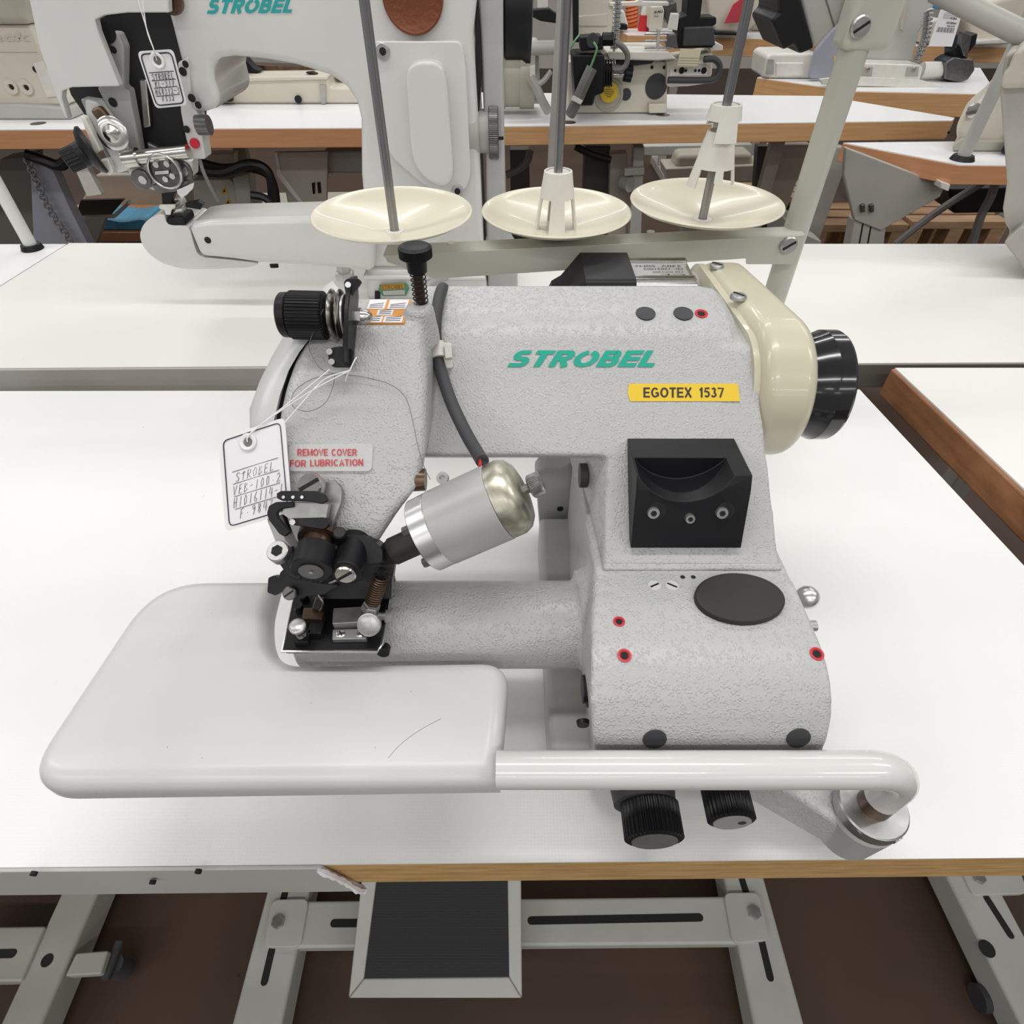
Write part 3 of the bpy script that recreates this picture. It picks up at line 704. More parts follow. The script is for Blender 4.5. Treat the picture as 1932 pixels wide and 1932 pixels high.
# --- head side cover (smooth enamel) with a black inset put in for the dark gap line
cr = [(1052, 527, 574), (1020, 510, 542), (985, 497, 528), (930, 479, 520), (870, 464, 517), (800, 463, 518), (745, 483, 531), (700, 505, 547), (664, 529, 568), (638, 552, 588), (622, 575, 606)]
rings = []
for py, xl, xr in cr:
    t = lerp_tab(HT, py) + .004; L, R = Q(xl, py, t + .006), Q(xr - 3, py, t); z = R.z
    rings.append([V(R.x, R.y, z), V(R.x, R.y + .06, z), V(L.x + .004, L.y + .07, z), V(L.x, L.y + .05, z), V(L.x, L.y + .012, z), V(L.x + (R.x - L.x) * .45, R.y, z)])
sc_ = obj('side_cover', MB().loft(rings), ENAMEL, mc, smooth=50)
rings = []
for py, xl, xr in cr:
    t = lerp_tab(HT, py) + .010; R = Q(xr + 2, py, t); z = R.z
    rings.append([V(R.x - .003, R.y, z), V(R.x + .003, R.y, z), V(R.x + .003, R.y + .04, z), V(R.x - .003, R.y + .04, z)])
obj('gap_dark_inset', MB().loft(rings), BLACKP, sc_)
# bronze plug on the right of the head
p = Q(790, 905, .385); obj('head_plug', MB().cyl(p + V(-.006, 0, 0), p + V(.0045, 0, 0), .0078, .0072), COPPER, mc)

# --- black spool rest on the column
def KP(px, py, off): return FP(px, py, off)
k1, k2 = KP(1183, 827, .0015), KP(1384, 827, .0015)
k5, k6 = KP(1190, 1030, .002), KP(1398, 1030, .002)
xl, xr = (k1.x + k5.x) / 2, (k2.x + k6.x) / 2
fT = P(1300, 897, y=k1.y - .042); fM = P(1300, 925, y=k1.y - .047)
prof = [k1, V(0, fT.y, fT.z), V(0, fM.y, fM.z), V(0, k5.y - .002, k5.z), V(0, k5.y + .01, k5.z)]
sr = obj('spool_rest', MB().ext([V(xl, p.y, p.z) for p in prof], V(xr - xl, 0, 0)), BLACKP, mc)
cc = P(1302, 874, y=fT.y); n2 = V(0, -.72, .69)
dirv = V(0, -.80, .10).normalized()
kc = V(cc.x, fT.y + .022, cc.z + .007)
kc.z += .001
cut(sr, MB().cyl(kc, kc + dirv * .06, .0365, .0385, 64))
sr.data.shade_smooth(); sr.data.set_sharp_from_angle(angle=math.radians(30))
b = sr.modifiers.new('edge', 'BEVEL'); b.width = .0012; b.segments = 2; b.limit_method = 'ANGLE'; b.angle_limit = math.radians(40)
face_n = (V(0, fM.y, fM.z) - V(0, k5.y - .002, k5.z)); face_n = V(0, -face_n.z, face_n.y).normalized()
if face_n.y > 0: face_n = -face_n
for px, py, r in ((1232, 966, .0042), (1361, 966, .0042), (1301, 977, .0034)):
    r_ = ray(px, py); p0 = V(0, fM.y, fM.z); t = (p0 - V(0, 0, CH)).dot(face_n) / Vector(r_).dot(face_n); c = V(0, 0, CH) + Vector(r_) * t
    if r > .004:
        obj('recess', MB().cyl(c + face_n * .0003 + V(.0022, 0, .001), c - face_n * .001 + V(.0022, 0, .001), .0062), DARKGAP, sr)
    s_ = obj('socket_screw', MB().cyl(c, c + face_n * .0025, r, r * .9), ZINC, sr)
    obj('socket', MB().lathe(c + face_n * .0026, face_n, [(r * .5, 0), (r * .5, .0002)], 6), DARKGAP, s_)

# --- belt guard, handwheel, motor
GX0, GX1 = .174, .2145
def capsule(c1, r1, c2, r2, x, n=20):
    (y1, z1), (y2, z2) = c1, c2; d = math.atan2(z2 - z1, y2 - y1); L = math.hypot(y2 - y1, z2 - z1); b = math.acos((r1 - r2) / L)
    pts = []
    for k in range(n + 1):
        t = d + b + (2 * math.pi - 2 * b) * k / n; pts.append(V(x, y1 + r1 * math.cos(t), z1 + r1 * math.sin(t)))
    for k in range(n + 1):
        t = d - b + 2 * b * k / n; pts.append(V(x, y2 + r2 * math.cos(t), z2 + r2 * math.sin(t)))
    return pts
W1, W2 = (.398, .2155), (.538, .2165)
g = obj('belt_guard', MB().ext(capsule(W1, .0535, W2, .035, GX0), V(GX1 - GX0, 0, 0)), CREAM, mc, bevel=.011, seg=5)
for px, py in ((1352, 503), (1393, 561)):
    # on the sloping top of the guard
    tp_ = None
    for k in range(400):
        yy = .36 + k * .0006; c = P(px, py, y=yy)
        d1 = (V(0, W2[0] - W1[0], W2[1] - W1[1])).normalized()
        rel = V(0, c.y - W1[0], c.z - W1[1]); al = rel.dot(d1); dist = (rel - d1 * al).length
        rr = .0535 + (.035 - .0535) * max(0, min(1, al / .144))
        if dist < rr + .0006: tp_ = c; break
    c = tp_ or P(px, py, y=.45)
    screw_head(c - V(0, 0, .001), (0, .1, 1), .0063, .0035, g, ZINC, 'guard_screw')
hw = MB().lathe((GX1 - .002, W1[0], W1[1]), (1, 0, 0), [(.033, 0), (.0355, .005), (.0392, .015), (.0408, .0195), (.0416, .021), (.0416, .031), (.0405, .033), (.036, .034), (.012, .031)], 56)
hwo = obj('handwheel', hw, BLACKG, mc, smooth=25, label='glossy black handwheel')
for a, s_ in ((math.radians(-128), '7'), (math.radians(-176), 'S')):
    # small numerals pressed into the rim
    cy_, cz_ = math.cos(a), math.sin(a); o3 = V(GX1 + .022, W1[0] + cy_ * .0418, W1[1] + cz_ * .0418); tdir = V(0, -cz_, cy_)
    text('rim_numeral', s_, o3 + tdir * .003, o3 - tdir * .003, o3 + tdir * .003 + V(.006, 0, 0) * 1, DARKGAP, hwo, bold=.02)
MY, MZ = .545, .213
mt = MB()
def rbox(x0, x1, hy, hz, r=.006): # rounded-square section along X centred on the motor axis
    ring = round_poly([V(x0, MY - hy, MZ - hz), V(x0, MY - hy, MZ + hz), V(x0, MY + hy, MZ + hz), V(x0, MY + hy, MZ - hz)], r)
    return ring, [V(x1, p.y, p.z) for p in ring]
xa, xb = P(1193, 520, y=.53).x, P(1312, 520, y=.53).x
ra, rb = rbox(xa, xb, .031, .031, .004); mo = obj('motor_body', MB().prism(ra, rb), ALU, mc, bevel=.001, label='ribbed aluminium motor body')
for k, yy in enumerate((-.024, -.019, .016, .021)):
    obj('cooling_rib', MB().box(xa, xb - .001, MY + yy, MY + yy + .003, MZ + .030, MZ + .0335), STEEL, mo)
zl = MZ + .0313
obj('rating_plate', MB().box(xa + .002, xb - .004, MY - .014, MY + .014, zl - .001, zl), SILVERP, mo)
for k, s_ in enumerate(('230V  50Hz', 'Nr. 15031003', 'Typ DC1200', 'CE')):
    yy = MY + .010 - .0065 * k
    text('plate_lettering', s_, V(xb - .008, yy, zl + .0003), V(xa + .006 + .007 * k, yy, zl + .0003), V(xb - .008, yy - .0035, zl + .0003), INK, mo)
xc0, xc1 = P(1036, 540, y=.53).x, P(1100, 540, y=.53).x
ca, cbb = rbox(xa + .001, xc1, .036, .036, .009)
ra2, rb2 = rbox(xc1, xc0 + .010, .024, .024, .008); ra3 = [V(xc0, p.y + (MY - p.y) * .2, p.z + (MZ - p.z) * .2) for p in rb2]
mbc = MB().loft([ca, cbb, [V(xc1 - .018, p.y + (MY - .004 - p.y) * .35, p.z + (MZ - .012 - p.z) * .35) for p in cbb], [V(xc0 + .004, p.y + (MY - .004 - p.y) * .42, p.z + (MZ - .014 - p.z) * .42) for p in cbb], [V(xc0, p.y + (MY - .004 - p.y) * .55, p.z + (MZ - .014 - p.z) * .55) for p in cbb]])
cp = obj('motor_cap', mbc, BLACKP, mc, bevel=.003, smooth=40)
p = P(1100, 555, y=.512); obj('cable_opening', MB().lathe(p, (-.5, -.7, .4), [(.008, -.002), (.008, .0012), (.006, .0016)], 24), DARKGAP, cp)
obj('motor_flange', MB().cyl((xb, MY - .003, MZ), (xb + .008, MY - .003, MZ), .030, n=40).cyl((xb + .008, MY - .003, MZ), (GX0 + .002, MY - .006, MZ), .017, n=32), GREYCAST, mc)
obj('guard_backplate', MB().ext(capsule(W1, .045, W2, .034, GX0 - .004), V(.006, 0, 0)), CREAM, mc)

# --- swing-out work plate with its tube and pivot
zp = .128
out = [P(287, 1088, z=zp), P(520, 1088, z=zp), P(503, 1150, z=zp), P(506, 1205, z=zp), P(533, 1246, z=zp), P(962, 1240, z=zp), P(944, 1488, z=zp - .012), P(40, 1501, z=zp - .012)]
rr_ = [.042, 0, .012, .012, .014, .020, 0, .030]
ring = round_poly(out, rr_, 14)
wp = pillow('work_plate', ring, zp, .018, .0115, ENAMEL, mc, label='smooth white swing-out work plate')
obj('scratch', MB().tube(smooth_path([P(a_, b_, z=zp + .00005) for a_, b_ in ((733, 1430), (752, 1408), (778, 1387), (805, 1370), (832, 1356))], 5), .00012, 4), SMOKE, wp)
TY, TZ, TR = .139, .1255, .0106
PX = .2335
tp = [V(P(936, 1455, y=TY).x, TY, TZ), V(.0, TY, TZ), V(.10, TY, TZ), V(PX - .032, TY, TZ)]
for k in range(1, 11):
    a = math.pi / 2 * k / 10; tp.append(V(PX - .032 + .032 * math.sin(a), TY + .002 * k / 10, TZ - .032 + .032 * math.cos(a)))
tp.append(V(PX, TY + .002, TZ - .047))
tu = obj('plate_tube', MB().tube(tp, TR, 28), OLDWHITE, mc, label='white bent tube carrying the work plate')
obj('tube_neck', MB().cyl((PX, TY + .002, .062), (PX, TY + .002, TZ - .046), TR - .0004), COPPER, tu)
pv = obj('pivot_post', MB().cyl((PX, TY + .002, .014), (PX, TY + .002, .054), .0195, .0215, 40, .003), GREYCAST, mc)
obj('pivot_collar', MB().cyl((PX, TY + .002, .055), (PX, TY + .002, .066), .0215, n=40, ch=.001), ZINC, mc)
web = MB().prism([V(PX - .004, TY - .016, .05), V(PX + .010, TY + .018, .05), V(.165, .215, .062), V(.165, .165, .062)], [V(PX - .004, TY - .016, .016), V(PX + .010, TY + .018, .016), V(.165, .215, .016), V(.165, .165, .016)])
obj('pivot_bracket', web, HAMMER, mc, bevel=.006, seg=3)
for px, py in ((1590, 1512), (1688, 1582)):
    c = V(PX + (-.0150 if px < 1600 else .0085), TY + .002 - (.0145 if px < 1600 else .019), .0605); d_ = V(c.x - PX, c.y - TY - .002, 0).normalized(); obj('collar_screw', MB().cyl(c - d_ * .003, c + d_ * .0012, .0034), ZINC, mc)

# --- adjusting knobs under the tube
ky, kz = .150, .052
x1 = P(1233, 1540, y=.136).x
dk = obj('stitch_dial', MB().cyl((x1 - .003, .172, kz), (x1 - .003, .146, kz), .0235, .0205, 48), CHAR, mc)
for k, s_ in enumerate('1058'):
    a = math.radians(140 - 27 * k); o3 = V(x1 - .003 + math.cos(a) * .0222, .155, kz + math.sin(a) * .0222); td = V(math.sin(a), 0, -math.cos(a))
    text('dial_numeral', s_, o3 - td * .002, o3 + td * .002, o3 - td * .002 + V(0, .007, .0), PAPER, dk)
kb = obj('stitch_knob', MB().ridged((x1, .147, kz), (x1, .124, kz - .001), .0192, .0011, 36), BLACKP, mc)
obj('knob_face', MB().cyl((x1, .1245, kz - .001), (x1, .1232, kz - .001), .0148, n=40), mat('dull_grey_disc', (.22, .21, .205), .45, metal=.3, var=(80, .2)), kb)
x2 = P(1376, 1525, y=.142).x
kb2 = obj('lift_knob', MB().ridged((x2, .172, kz + .004), (x2, .134, kz + .003), .0156, .0009, 30), BLACKP, mc)
obj('knob_face', MB().cyl((x2, .1345, kz + .003), (x2, .1332, kz + .003), .0122, n=40), SILVERP, kb2)
obj('knob_dot', MB().cyl((x2 + .006, .1336, kz + .004), (x2 + .006, .1328, kz + .004), .0026), CHAR, kb2)
# ================================================================ needle mechanism of the front machine
zn = .1455
nd = thing  # (parts below all hang on the front machine)
npl = round_poly([P(562, 1098, z=zn), P(744, 1058, z=zn), P(716, 1226, z=zn), P(533, 1228, z=zn)], [.002, .002, .004, .003])
plate = obj('needle_plate', MB().ext(npl, V(0, 0, -.0035)), BURN, mc, bevel=.0006, label='dark steel needle plate')
rim = [P(562, 1098, z=zn - .0005), P(533, 1229, z=zn - .0005), P(712, 1230, z=zn - .0005), P(722, 1215, z=zn - .0005), P(746, 1058, z=zn - .0005)]
obj('plate_rim', MB().tube(rim, .0010, 8), STEEL, plate)
obj('plate_support', MB().box(P(545, 1220, z=zn).x, P(712, 1220, z=zn).x, .236, .275, .125, zn - .0037), BURN, plate)
obj('mechanism_housing', MB().prism([Q(590, 1060, .385), Q(742, 1060, .395), Q(738, 1130, .395), Q(590, 1130, .388)], [Q(600, 1050, .44), Q(745, 1050, .44), Q(738, 1110, .43), Q(600, 1110, .43)]), BLACKP, plate)
# bracket on the head
def plate_q(pts, t, th, m, name, par=mc, bev=.0006, rr=.002, lab=None):
    ring = round_poly([Q(a, b, (t if not isinstance(t, (list, tuple)) else t[i])) for i, (a, b) in enumerate(pts)], rr)
    return obj(name, MB().prism(ring, [p + V(0, th * .7, -th * .7) for p in ring]), m, par, bevel=bev, label=lab)
plate_q([(566, 914), (632, 906), (646, 924), (643, 950), (622, 1004), (584, 1004)], .3675, .005, MIDST, 'guide_bracket', rr=.003)
c = Q(590, 918, .362); screw_head(c, (-.05, -.55, .75), .0080, .006, mc, STEEL, 'bracket_screw')
gp = plate_q([(521, 931), (530, 926), (598, 926), (614, 934), (619, 944), (608, 951), (575, 945), (532, 945), (522, 940)], .352, .003, BURN, 'thread_guide', rr=.0008)
for px in (535, 553, 570):
    c = Q(px, 938, .3515); obj('guide_hole', MB().cyl(c, c + V(0, -.0003, .0003), .0010), STEEL, gp)
plate_q([(545, 948), (620, 951), (615, 978), (548, 980), (530, 968)], .358, .005, MIDST, 'guide_block', rr=.0004)
plate_q([(546, 978), (614, 976), (622, 990), (612, 1000), (548, 990)], .356, .005, BURN, 'block_flange')
c = Q(553, 985, .3555); obj('flange_screw', MB().cyl(c, c + V(0, -.001, .001), .0018), STEEL, mc)
plate_q([(503, 968), (507, 954), (520, 947), (553, 946), (554, 957), (531, 960), (522, 967), (523, 976), (547, 1004), (536, 1013), (526, 1007), (506, 980)], .3555, .004, BURN, 'thread_hook', rr=.001)
# eccentric stack: copper collars and black clamp, axis tilted towards the operator
axA, axB = Q(607, 986, .374), Q(587, 1077, .350)
ad = (axB - axA).normalized(); ln = (axB - axA).length
obj('drive_collar', MB().lathe(axA, ad, [(.0090, 0), (.0090, ln * .22), (.0122, ln * .23), (.0122, ln * .36), (.0085, ln * .37), (.0085, ln * .6)], 36), COPPER, mc, label='worn copper brown collar')
ck = obj('needle_clamp', MB().cyl(axA + ad * ln * .56, axB, .0122, n=40, ch=.0008), BLACKP, mc)
obj('clamp_disc', MB().cyl(axB - ad * .001, axB + ad * .0008, .0072, n=36), GUN, ck); obj('clamp_pin', MB().cyl(axB, axB + ad * .0014, .0013), BRASSY, ck)
plate_q([(521, 1056), (560, 1040), (575, 1060), (566, 1096), (545, 1090)], .353, .014, BLACKP, 'clamp_arm')
plate_q([(522, 1058), (548, 1030), (572, 1032), (574, 1056), (556, 1064)], .358, .012, BLACKP, 'clamp_lug')
c = Q(532, 1046, .356); d_ = V(-.12, -.35, .93).normalized()
so = obj('socket_screw', MB().cyl(c, c + d_ * .0065, .0068, .0066, 32, .0006), ZINC, mc)
obj('socket', MB().lathe(c + d_ * .0066, d_, [(.0036, 0), (.0036, .0003)], 6), DARKGAP, so)
# second pivot with slotted screw
p2a, p2b = Q(672, 1020, .380), Q(652, 1082, .356); d2 = (p2b - p2a).normalized()
obj('rocker_pivot', MB().cyl(p2a, p2b, .0100, .0096, 36, .0008), BLACKP, mc)
screw_head(p2b, d2, .0066, .0022, mc, STEEL, 'slotted_screw')
plate_q([(632, 1003), (642, 1000), (652, 1010), (688, 1010), (706, 1022), (722, 1036), (722, 1062), (700, 1066), (668, 1056), (640, 1040)], .368, .02, BLACKP, 'rocker_arm', rr=.002)
obj('rocker_knob', MB().cyl(Q(640, 1018, .37), Q(640, 1004, .362), .0050, .0042, 24, .0008), BLACKP, mc)
# lower lever
plate_q([(506, 1090), (518, 1085), (527, 1092), (527, 1082), (540, 1068), (566, 1092), (600, 1100), (640, 1104), (610, 1122), (566, 1126), (536, 1113), (520, 1124), (504, 1118)], .361, .006, BURN, 'looper_lever', rr=.0012)
c = Q(547, 1119, .358); screw_head(c, (0, -.75, .65), .0042, .002, mc, GUN, 'lever_screw')
obj('needle_rod', MB().cyl(Q(598, 1112, .365), Q(640, 1092, .368), .0026).cyl(Q(606, 1108, .365), Q(616, 1103, .366), .0034), GUN, mc)
obj('needle_holder', MB().prism([Q(596, 1126, .376), Q(612, 1126, .376), Q(606, 1152, .384), Q(588, 1150, .384)], [Q(597, 1124, .39), Q(612, 1124, .39), Q(606, 1150, .394), Q(588, 1150, .394)]), GUN, mc, bevel=.0006)
obj('curved_needle', MB().tube(smooth_path([Q(588, 1110, .366), Q(600, 1122, .368), Q(609, 1136, .372), Q(607, 1148, .380), Q(600, 1154, .388)], 5), .0006, 8), STEEL, mc)
for px, py in ((575, 1133), (566, 1152)):
    obj('looper_screw', MB().cyl(P(px, py, z=zn), P(px, py, z=zn) + V(0, 0, .006), .0030), BURN, plate)
# tension spring with knurled screw
s0_, s1_ = Q(720, 1086, .372), Q(703, 1136, .381)
obj('tension_spring', MB().spring(s0_, s1_, .0046, .00062, 12), COPPER, mc, label='copper coloured coil spring')
obj('spring_rod', MB().cyl(Q(722, 1074, .37), Q(697, 1162, .385), .0024), BURN, mc)
d3 = (s1_ - s0_).normalized()
obj('spring_nut', MB().lathe(s1_ + d3 * .0005, d3, [(.0052, 0), (.0055, .0014), (.0046, .0016), (.0058, .0025), (.0058, .0065)], 6), ZINC, mc)
kn = Q(699, 1176, .372); kd = V(-.05, -.75, .65).normalized()
obj('adjusting_screw', MB().ridged(kn, kn + kd * .0052, .0074, .00022, 48), ZINC, mc, label='knurled zinc screw head')
obj('clamp_bolt', MB().cyl(Q(714, 1163, .386), Q(740, 1163, .386), .0028).lathe(Q(728, 1163, .386), (1, 0, 0), [(.0046, 0), (.0046, .004)], 6), ZINC, mc)
obj('guide_bar', MB().prism([P(632, 1192, z=zn), P(702, 1188, z=zn), P(704, 1158, z=zn), P(634, 1162, z=zn)], [V(p.x, p.y, zn + .009) for p in (P(632, 1192, z=zn), P(702, 1188, z=zn), P(704, 1158, z=zn), P(634, 1162, z=zn))]), MIDST, plate, bevel=.0007)
lbar = obj('holding_strip', MB().prism([P(629, 1213, z=zn), P(693, 1212, z=zn), P(694, 1192, z=zn), P(630, 1194, z=zn)], [V(p.x, p.y, zn + .004) for p in (P(629, 1213, z=zn), P(693, 1212, z=zn), P(694, 1192, z=zn), P(630, 1194, z=zn))]), MIDST, plate, bevel=.0005)
for px in (643, 681):
    c = P(px, 1196, z=zn + .004); screw_head(c, (0, 0, 1), .0030, .0006, lbar, STEEL, 'strip_screw')
obj('wedge_block', MB().prism([P(575, 1180, z=zn), P(612, 1182, z=zn), P(616, 1168, z=zn), P(604, 1160, z=zn), P(578, 1160, z=zn)], [V(p.x, p.y, zn + .008) for p in (P(575, 1180, z=zn), P(612, 1182, z=zn), P(616, 1168, z=zn), P(604, 1160, z=zn), P(578, 1160, z=zn))]), COPPER, plate, bevel=.0005)
obj('side_block', MB().box(P(586, 1195, z=zn).x, P(612, 1195, z=zn).x, P(600, 1205, z=zn).y, P(600, 1180, z=zn).y, zn, zn + .006), BURN, plate, bevel=.0005)
c = P(573, 1212, z=zn)
obj('screw_post', MB().box(c.x - .0045, c.x + .0045, c.y - .003, c.y + .005, zn, zn + .006), BURN, plate)
obj('stop_spring', MB().spring(c + V(0, .001, .006), c + V(0, .001, .015), .0028, .0005, 6), GUN, plate)
obj('stop_screw', MB().ridged(c + V(0, .001, .0145), c + V(0, .0005, .0185), .0052, .00018, 40), ZINC, plate)
c = P(724, 1228, z=.134); obj('edge_bolt', MB().cyl(c + V(0, .003, 0), c + V(0, -.002, .001), .0042), BURN, plate)

# ================================================================ silver solenoid canister with its cable
sa, sb, scc, sd, se = Q(716, 1052, .3855), Q(802, 1010, .3755), Q(835, 994, .373), Q(943, 946, .365), Q(988, 925, .362)
ax = (sd - sb).normalized(); r_ = .0246
can = obj('solenoid', MB().cyl(scc - ax * .001, sd, r_, n=64, ch=.0006), SILVERP, mc, label='silver grey cylindrical solenoid housing')
obj('solenoid_ring', MB().cyl(sb, scc - ax * .0005, r_ - .0003, n=64, ch=.0006), ALU, can)
Lc = (se - sd).length
obj('solenoid_cap', MB().lathe(sd + ax * .0003, ax, [(r_ - .0003, 0), (r_ - .0003, Lc * .45), (r_ - .0022, Lc * .72), (r_ - .0065, Lc * .92), (r_ - .012, Lc), (.003, Lc)], 64), BRASSY, can, smooth=60, label='tarnished nickel end cap')
obj('cap_screw', MB().cyl(se, se + ax * .010, .0030).ridged(se + ax * .0040, se + ax * .0125, .0074, .0005, 40), mat('knurled_steel', (.30, .30, .29), .4, metal=.8, var=(300, .4)), can, label='knurled thumb screw')
obj('solenoid_shaft', MB().lathe(sa, ax, [(.0055, 0), (.0085, .010), (.0092, .0105), (.0092, (sb - sa).length + .001)], 28), DARKR, can)
u_, w_ = frame(ax)
for k in range(4):
    a = k * math.pi / 2 + .4; q = sb + (u_ * math.cos(a) + w_ * math.sin(a)) * .017
    obj('flange_bolt', MB().cyl(q - ax * .006, q + ax * .001, .0032, n=6), GUN, can)
c = Q(836, 903, .378); obj('ground_lug', MB().lathe(c, (-.2, -.5, .8), [(.004, 0), (.004, .002), (.002, .002), (.002, .0005)], 20), ZINC, can)
xk = -.0535; za = FP(830, 612).z
cpath = [V(xk, .475, za - .015), V(xk, .452, za + .002), V(xk, .428, za + .0075), V(xk, .408, za + .0075), V(xk - .0005, .392, za + .003), FP(823, 650, .0055), FP(829, 690, .0055), Q(850, 755, .400), Q(878, 815, .388), Q(898, 850, .378), Q(910, 870, .3665)]
obj('solenoid_cable', MB().tube(smooth_path(cpath, 8), .0043, 14), CHAR, mc, label='thick grey black cable over the arm')
for dx, m_, nm in ((-4, RED, 'wire'), (3, BLK, 'wire'), (8, BLK, 'wire')):
    obj(nm, MB().tube([Q(908 + dx * .4, 866, .3675), Q(910 + dx, 880, .362)], .0012, 8), m_, can)
clp = plate_q([(812, 648), (852, 645), (854, 694), (816, 697)], .4170, .004, PALEW, 'cable_clip', rr=.002, lab='off-white plastic cable clip')
cl0, cl1 = FP(823, 648, .0055), FP(828, 676, .0055)
obj('clip_band', MB().cyl(cl0, cl1, .0056, n=20), PALEW, clp)
plate_q([(838, 650), (851, 649), (853, 674), (840, 676)], .4115, .005, PALEW, 'clip_latch', par=clp, rr=.0008)

# ================================================================ thread tension unit on the head
tk = .375
A_, B_ = Q(531, 594, tk), Q(616, 596, tk)
tx = (B_ - A_).normalized()
kn = obj('tension_knob', MB().ridged(A_ + tx * .006, B_, .0148, .0007, 44).cyl(A_, A_ + tx * .0065, .0135, .0138, 48, .001), BLACKP, mc)
obj('knob_bore', MB().cyl(B_ - tx * .0005, B_ + tx * .0004, .0122, n=40), DARKGAP, kn)
obj('tension_shaft', MB().cyl(B_ - tx * .004, Q(690, 597, tk), .0025), BURN, mc)
obj('tension_coil', MB().spring(B_ - tx * .002, Q(628, 596, tk), .0055, .0006, 3), BURN, mc)
dd = Q(636, 596, tk)
for off in (-.0022, .0030):
    obj('tension_disc', MB().lathe(dd + tx * off, tx, [(.004, -.002), (.011, -.0022), (.0152, -.0008), (.0162, 0), (.0152, .0008), (.011, .002), (.004, .002)], 48), STEEL, mc, smooth=60)
obj('tension_washer', MB().cyl(dd + tx * .005, dd + tx * .0062, .0130, n=40), ZINC, mc)
bx0 = Q(657, 596, tk)
zt_, zb_ = Q(660, 530, tk).z, Q(650, 655, tk).z
def YZ(py, dy): q = Q(662, py, tk); return V(bx0.x, q.y + dy, q.z)
pr = [YZ(532, -.008), YZ(526, .002), YZ(540, .016), YZ(590, .020), YZ(640, .012), YZ(668, .006), YZ(690, -.002), YZ(660, -.016), YZ(630, -.018), YZ(590, -.017), YZ(560, -.016)]
br_ = obj('tension_bracket', MB().ext(pr, V(.0032, 0, 0)), BURN, mc, bevel=.0008)
plate_q([(618, 662), (626, 655), (652, 652), (668, 660), (664, 692), (628, 692), (620, 684)], .368, .003, BURN, 'bracket_foot', par=br_, rr=.0015)
plate_q([(648, 532), (654, 525), (676, 525), (682, 530), (664, 556), (652, 556)], .3705, .003, BURN, 'bracket_ear', par=br_, rr=.001)
c = Q(657, 538, .3695); obj('ear_hole', MB().cyl(c, c + V(0, -.0006, .0006), .0018), PAPER, br_)
for px, py in ((622, 664), (626, 683)):
    c = Q(px, py, .3672); obj('foot_hole', MB().cyl(c, c + V(0, -.0006, .0006), .0019), GREYP, br_)
n0 = Q(666, 597, tk)
obj('dome_nut', MB().lathe(n0, tx, [(.0052, 0), (.0055, .0055)], 6).lathe(n0 + tx * .0055, tx, [(.0045, 0), (.0045, .002), (.0038, .0045), (.0022, .0063), (.0003, .007)], 28), STEEL, mc)

# spring-loaded push knob standing on the head
b0 = Q(794, 582, .397); t0 = V(b0.x + .0005, b0.y, b0.z); top_z = P(782, 466, y=b0.y).z; mid_z = P(782, 512, y=b0.y).z
obj('push_rod', MB().cyl(t0 + V(0, 0, -.006), V(t0.x, t0.y, mid_z + .002), .0034), COPPER, mc)
obj('push_spring', MB().spring(t0, V(t0.x, t0.y, mid_z), .0048, .0005, 8), BURN, mc)
pk = obj('push_knob', MB().cyl(V(t0.x, t0.y, mid_z), V(t0.x, t0.y, top_z - .003), .0062, .0070, 32), BLACKP, mc)
obj('push_knob_cap', MB().ridged(V(t0.x, t0.y, top_z - .007), V(t0.x, t0.y, top_z + .001), .0105, .0004, 44, .0012), BLACKP, pk)

# loose dark thread lying over the head
th = [Q(610, 583, .362), Q(586, 640, .37), Q(584, 660, .374), Q(600, 690, .376), Q(618, 702, .3765), (Q(646, 706, .377)), Q(690, 712, .3775), Q(735, 725, .377), Q(765, 750, .3765), Q(780, 800, .3735), Q(788, 840, .372), Q(800, 880, .374), Q(812, 905, .378)]
obj('loose_thread', MB().tube(smooth_path(th, 6), .00022, 5), SMOKE, mc)
th = [Q(640, 703, .376), Q(590, 715, .3765), Q(556, 738, .376), Q(552, 765, .3745), Q(580, 776, .374), Q(612, 762, .3745), Q(628, 730, .376), Q(632, 705, .3765)]
obj('loose_thread', MB().tube(smooth_path(th, 6), .00022, 5), SMOKE, mc)

# ================================================================ hang tag of the front machine
tg = thing('price_tag', 'white card tag with handwriting hanging by string in front of the front machine head', 'tag', Q(481, 1000, .352))
TT = .3665
tl_, tr_, br2, bl_ = Q(412, 828, TT + .004), Q(537, 787, TT), Q(551, 965, TT - .001), Q(425, 1003, TT)
ring = round_poly([tl_, tr_, br2, bl_], .004)
nrm = (tr_ - bl_).cross(tl_ - bl_).normalized()
if nrm.y > 0: nrm = -nrm
obj('card', MB().ext([p - nrm * .0004 for p in ring], nrm * .0004), PAPER, tg)
def TG(u, v): return (bl_ * (1 - u) + br2 * u) * (1 - v) + (tl_ * (1 - u) + tr_ * u) * v + nrm * .0002
fr = round_poly([TG(.07, .04), TG(.94, .04), TG(.93, .96), TG(.07, .96)], .0035)
obj('card_border', MB().tube(fr + [fr[0]], .00036, 4), INK, tg)
for v in (.60, .47, .335, .20):
    obj('card_rule', MB().tube([TG(.17, v), TG(.86, v)], .00018, 4), INK, tg)
for s_, u0, u1, v0, v1 in (('STROBEL', .20, .80, .485, .575), ('VEB-100.2', .15, .88, .35, .445), ('H1016114-1', .14, .9, .215, .32), ('F.9843', .22, .74, .09, .19)):
    mb = MB(); pen(mb, s_, TG(u0, v0), TG(u1, v0), TG(u0 + .02, v1), .00016); obj('handwriting', mb, PENCIL, tg)
ey = TG(.44, .86)
obj('eyelet', MB().lathe(ey, nrm, [(.0030, 0), (.0054, 0), (.0056, .0008), (.0048, .0014), (.0032, .0008), (.0028, 0)], 28), PAPER, tg)
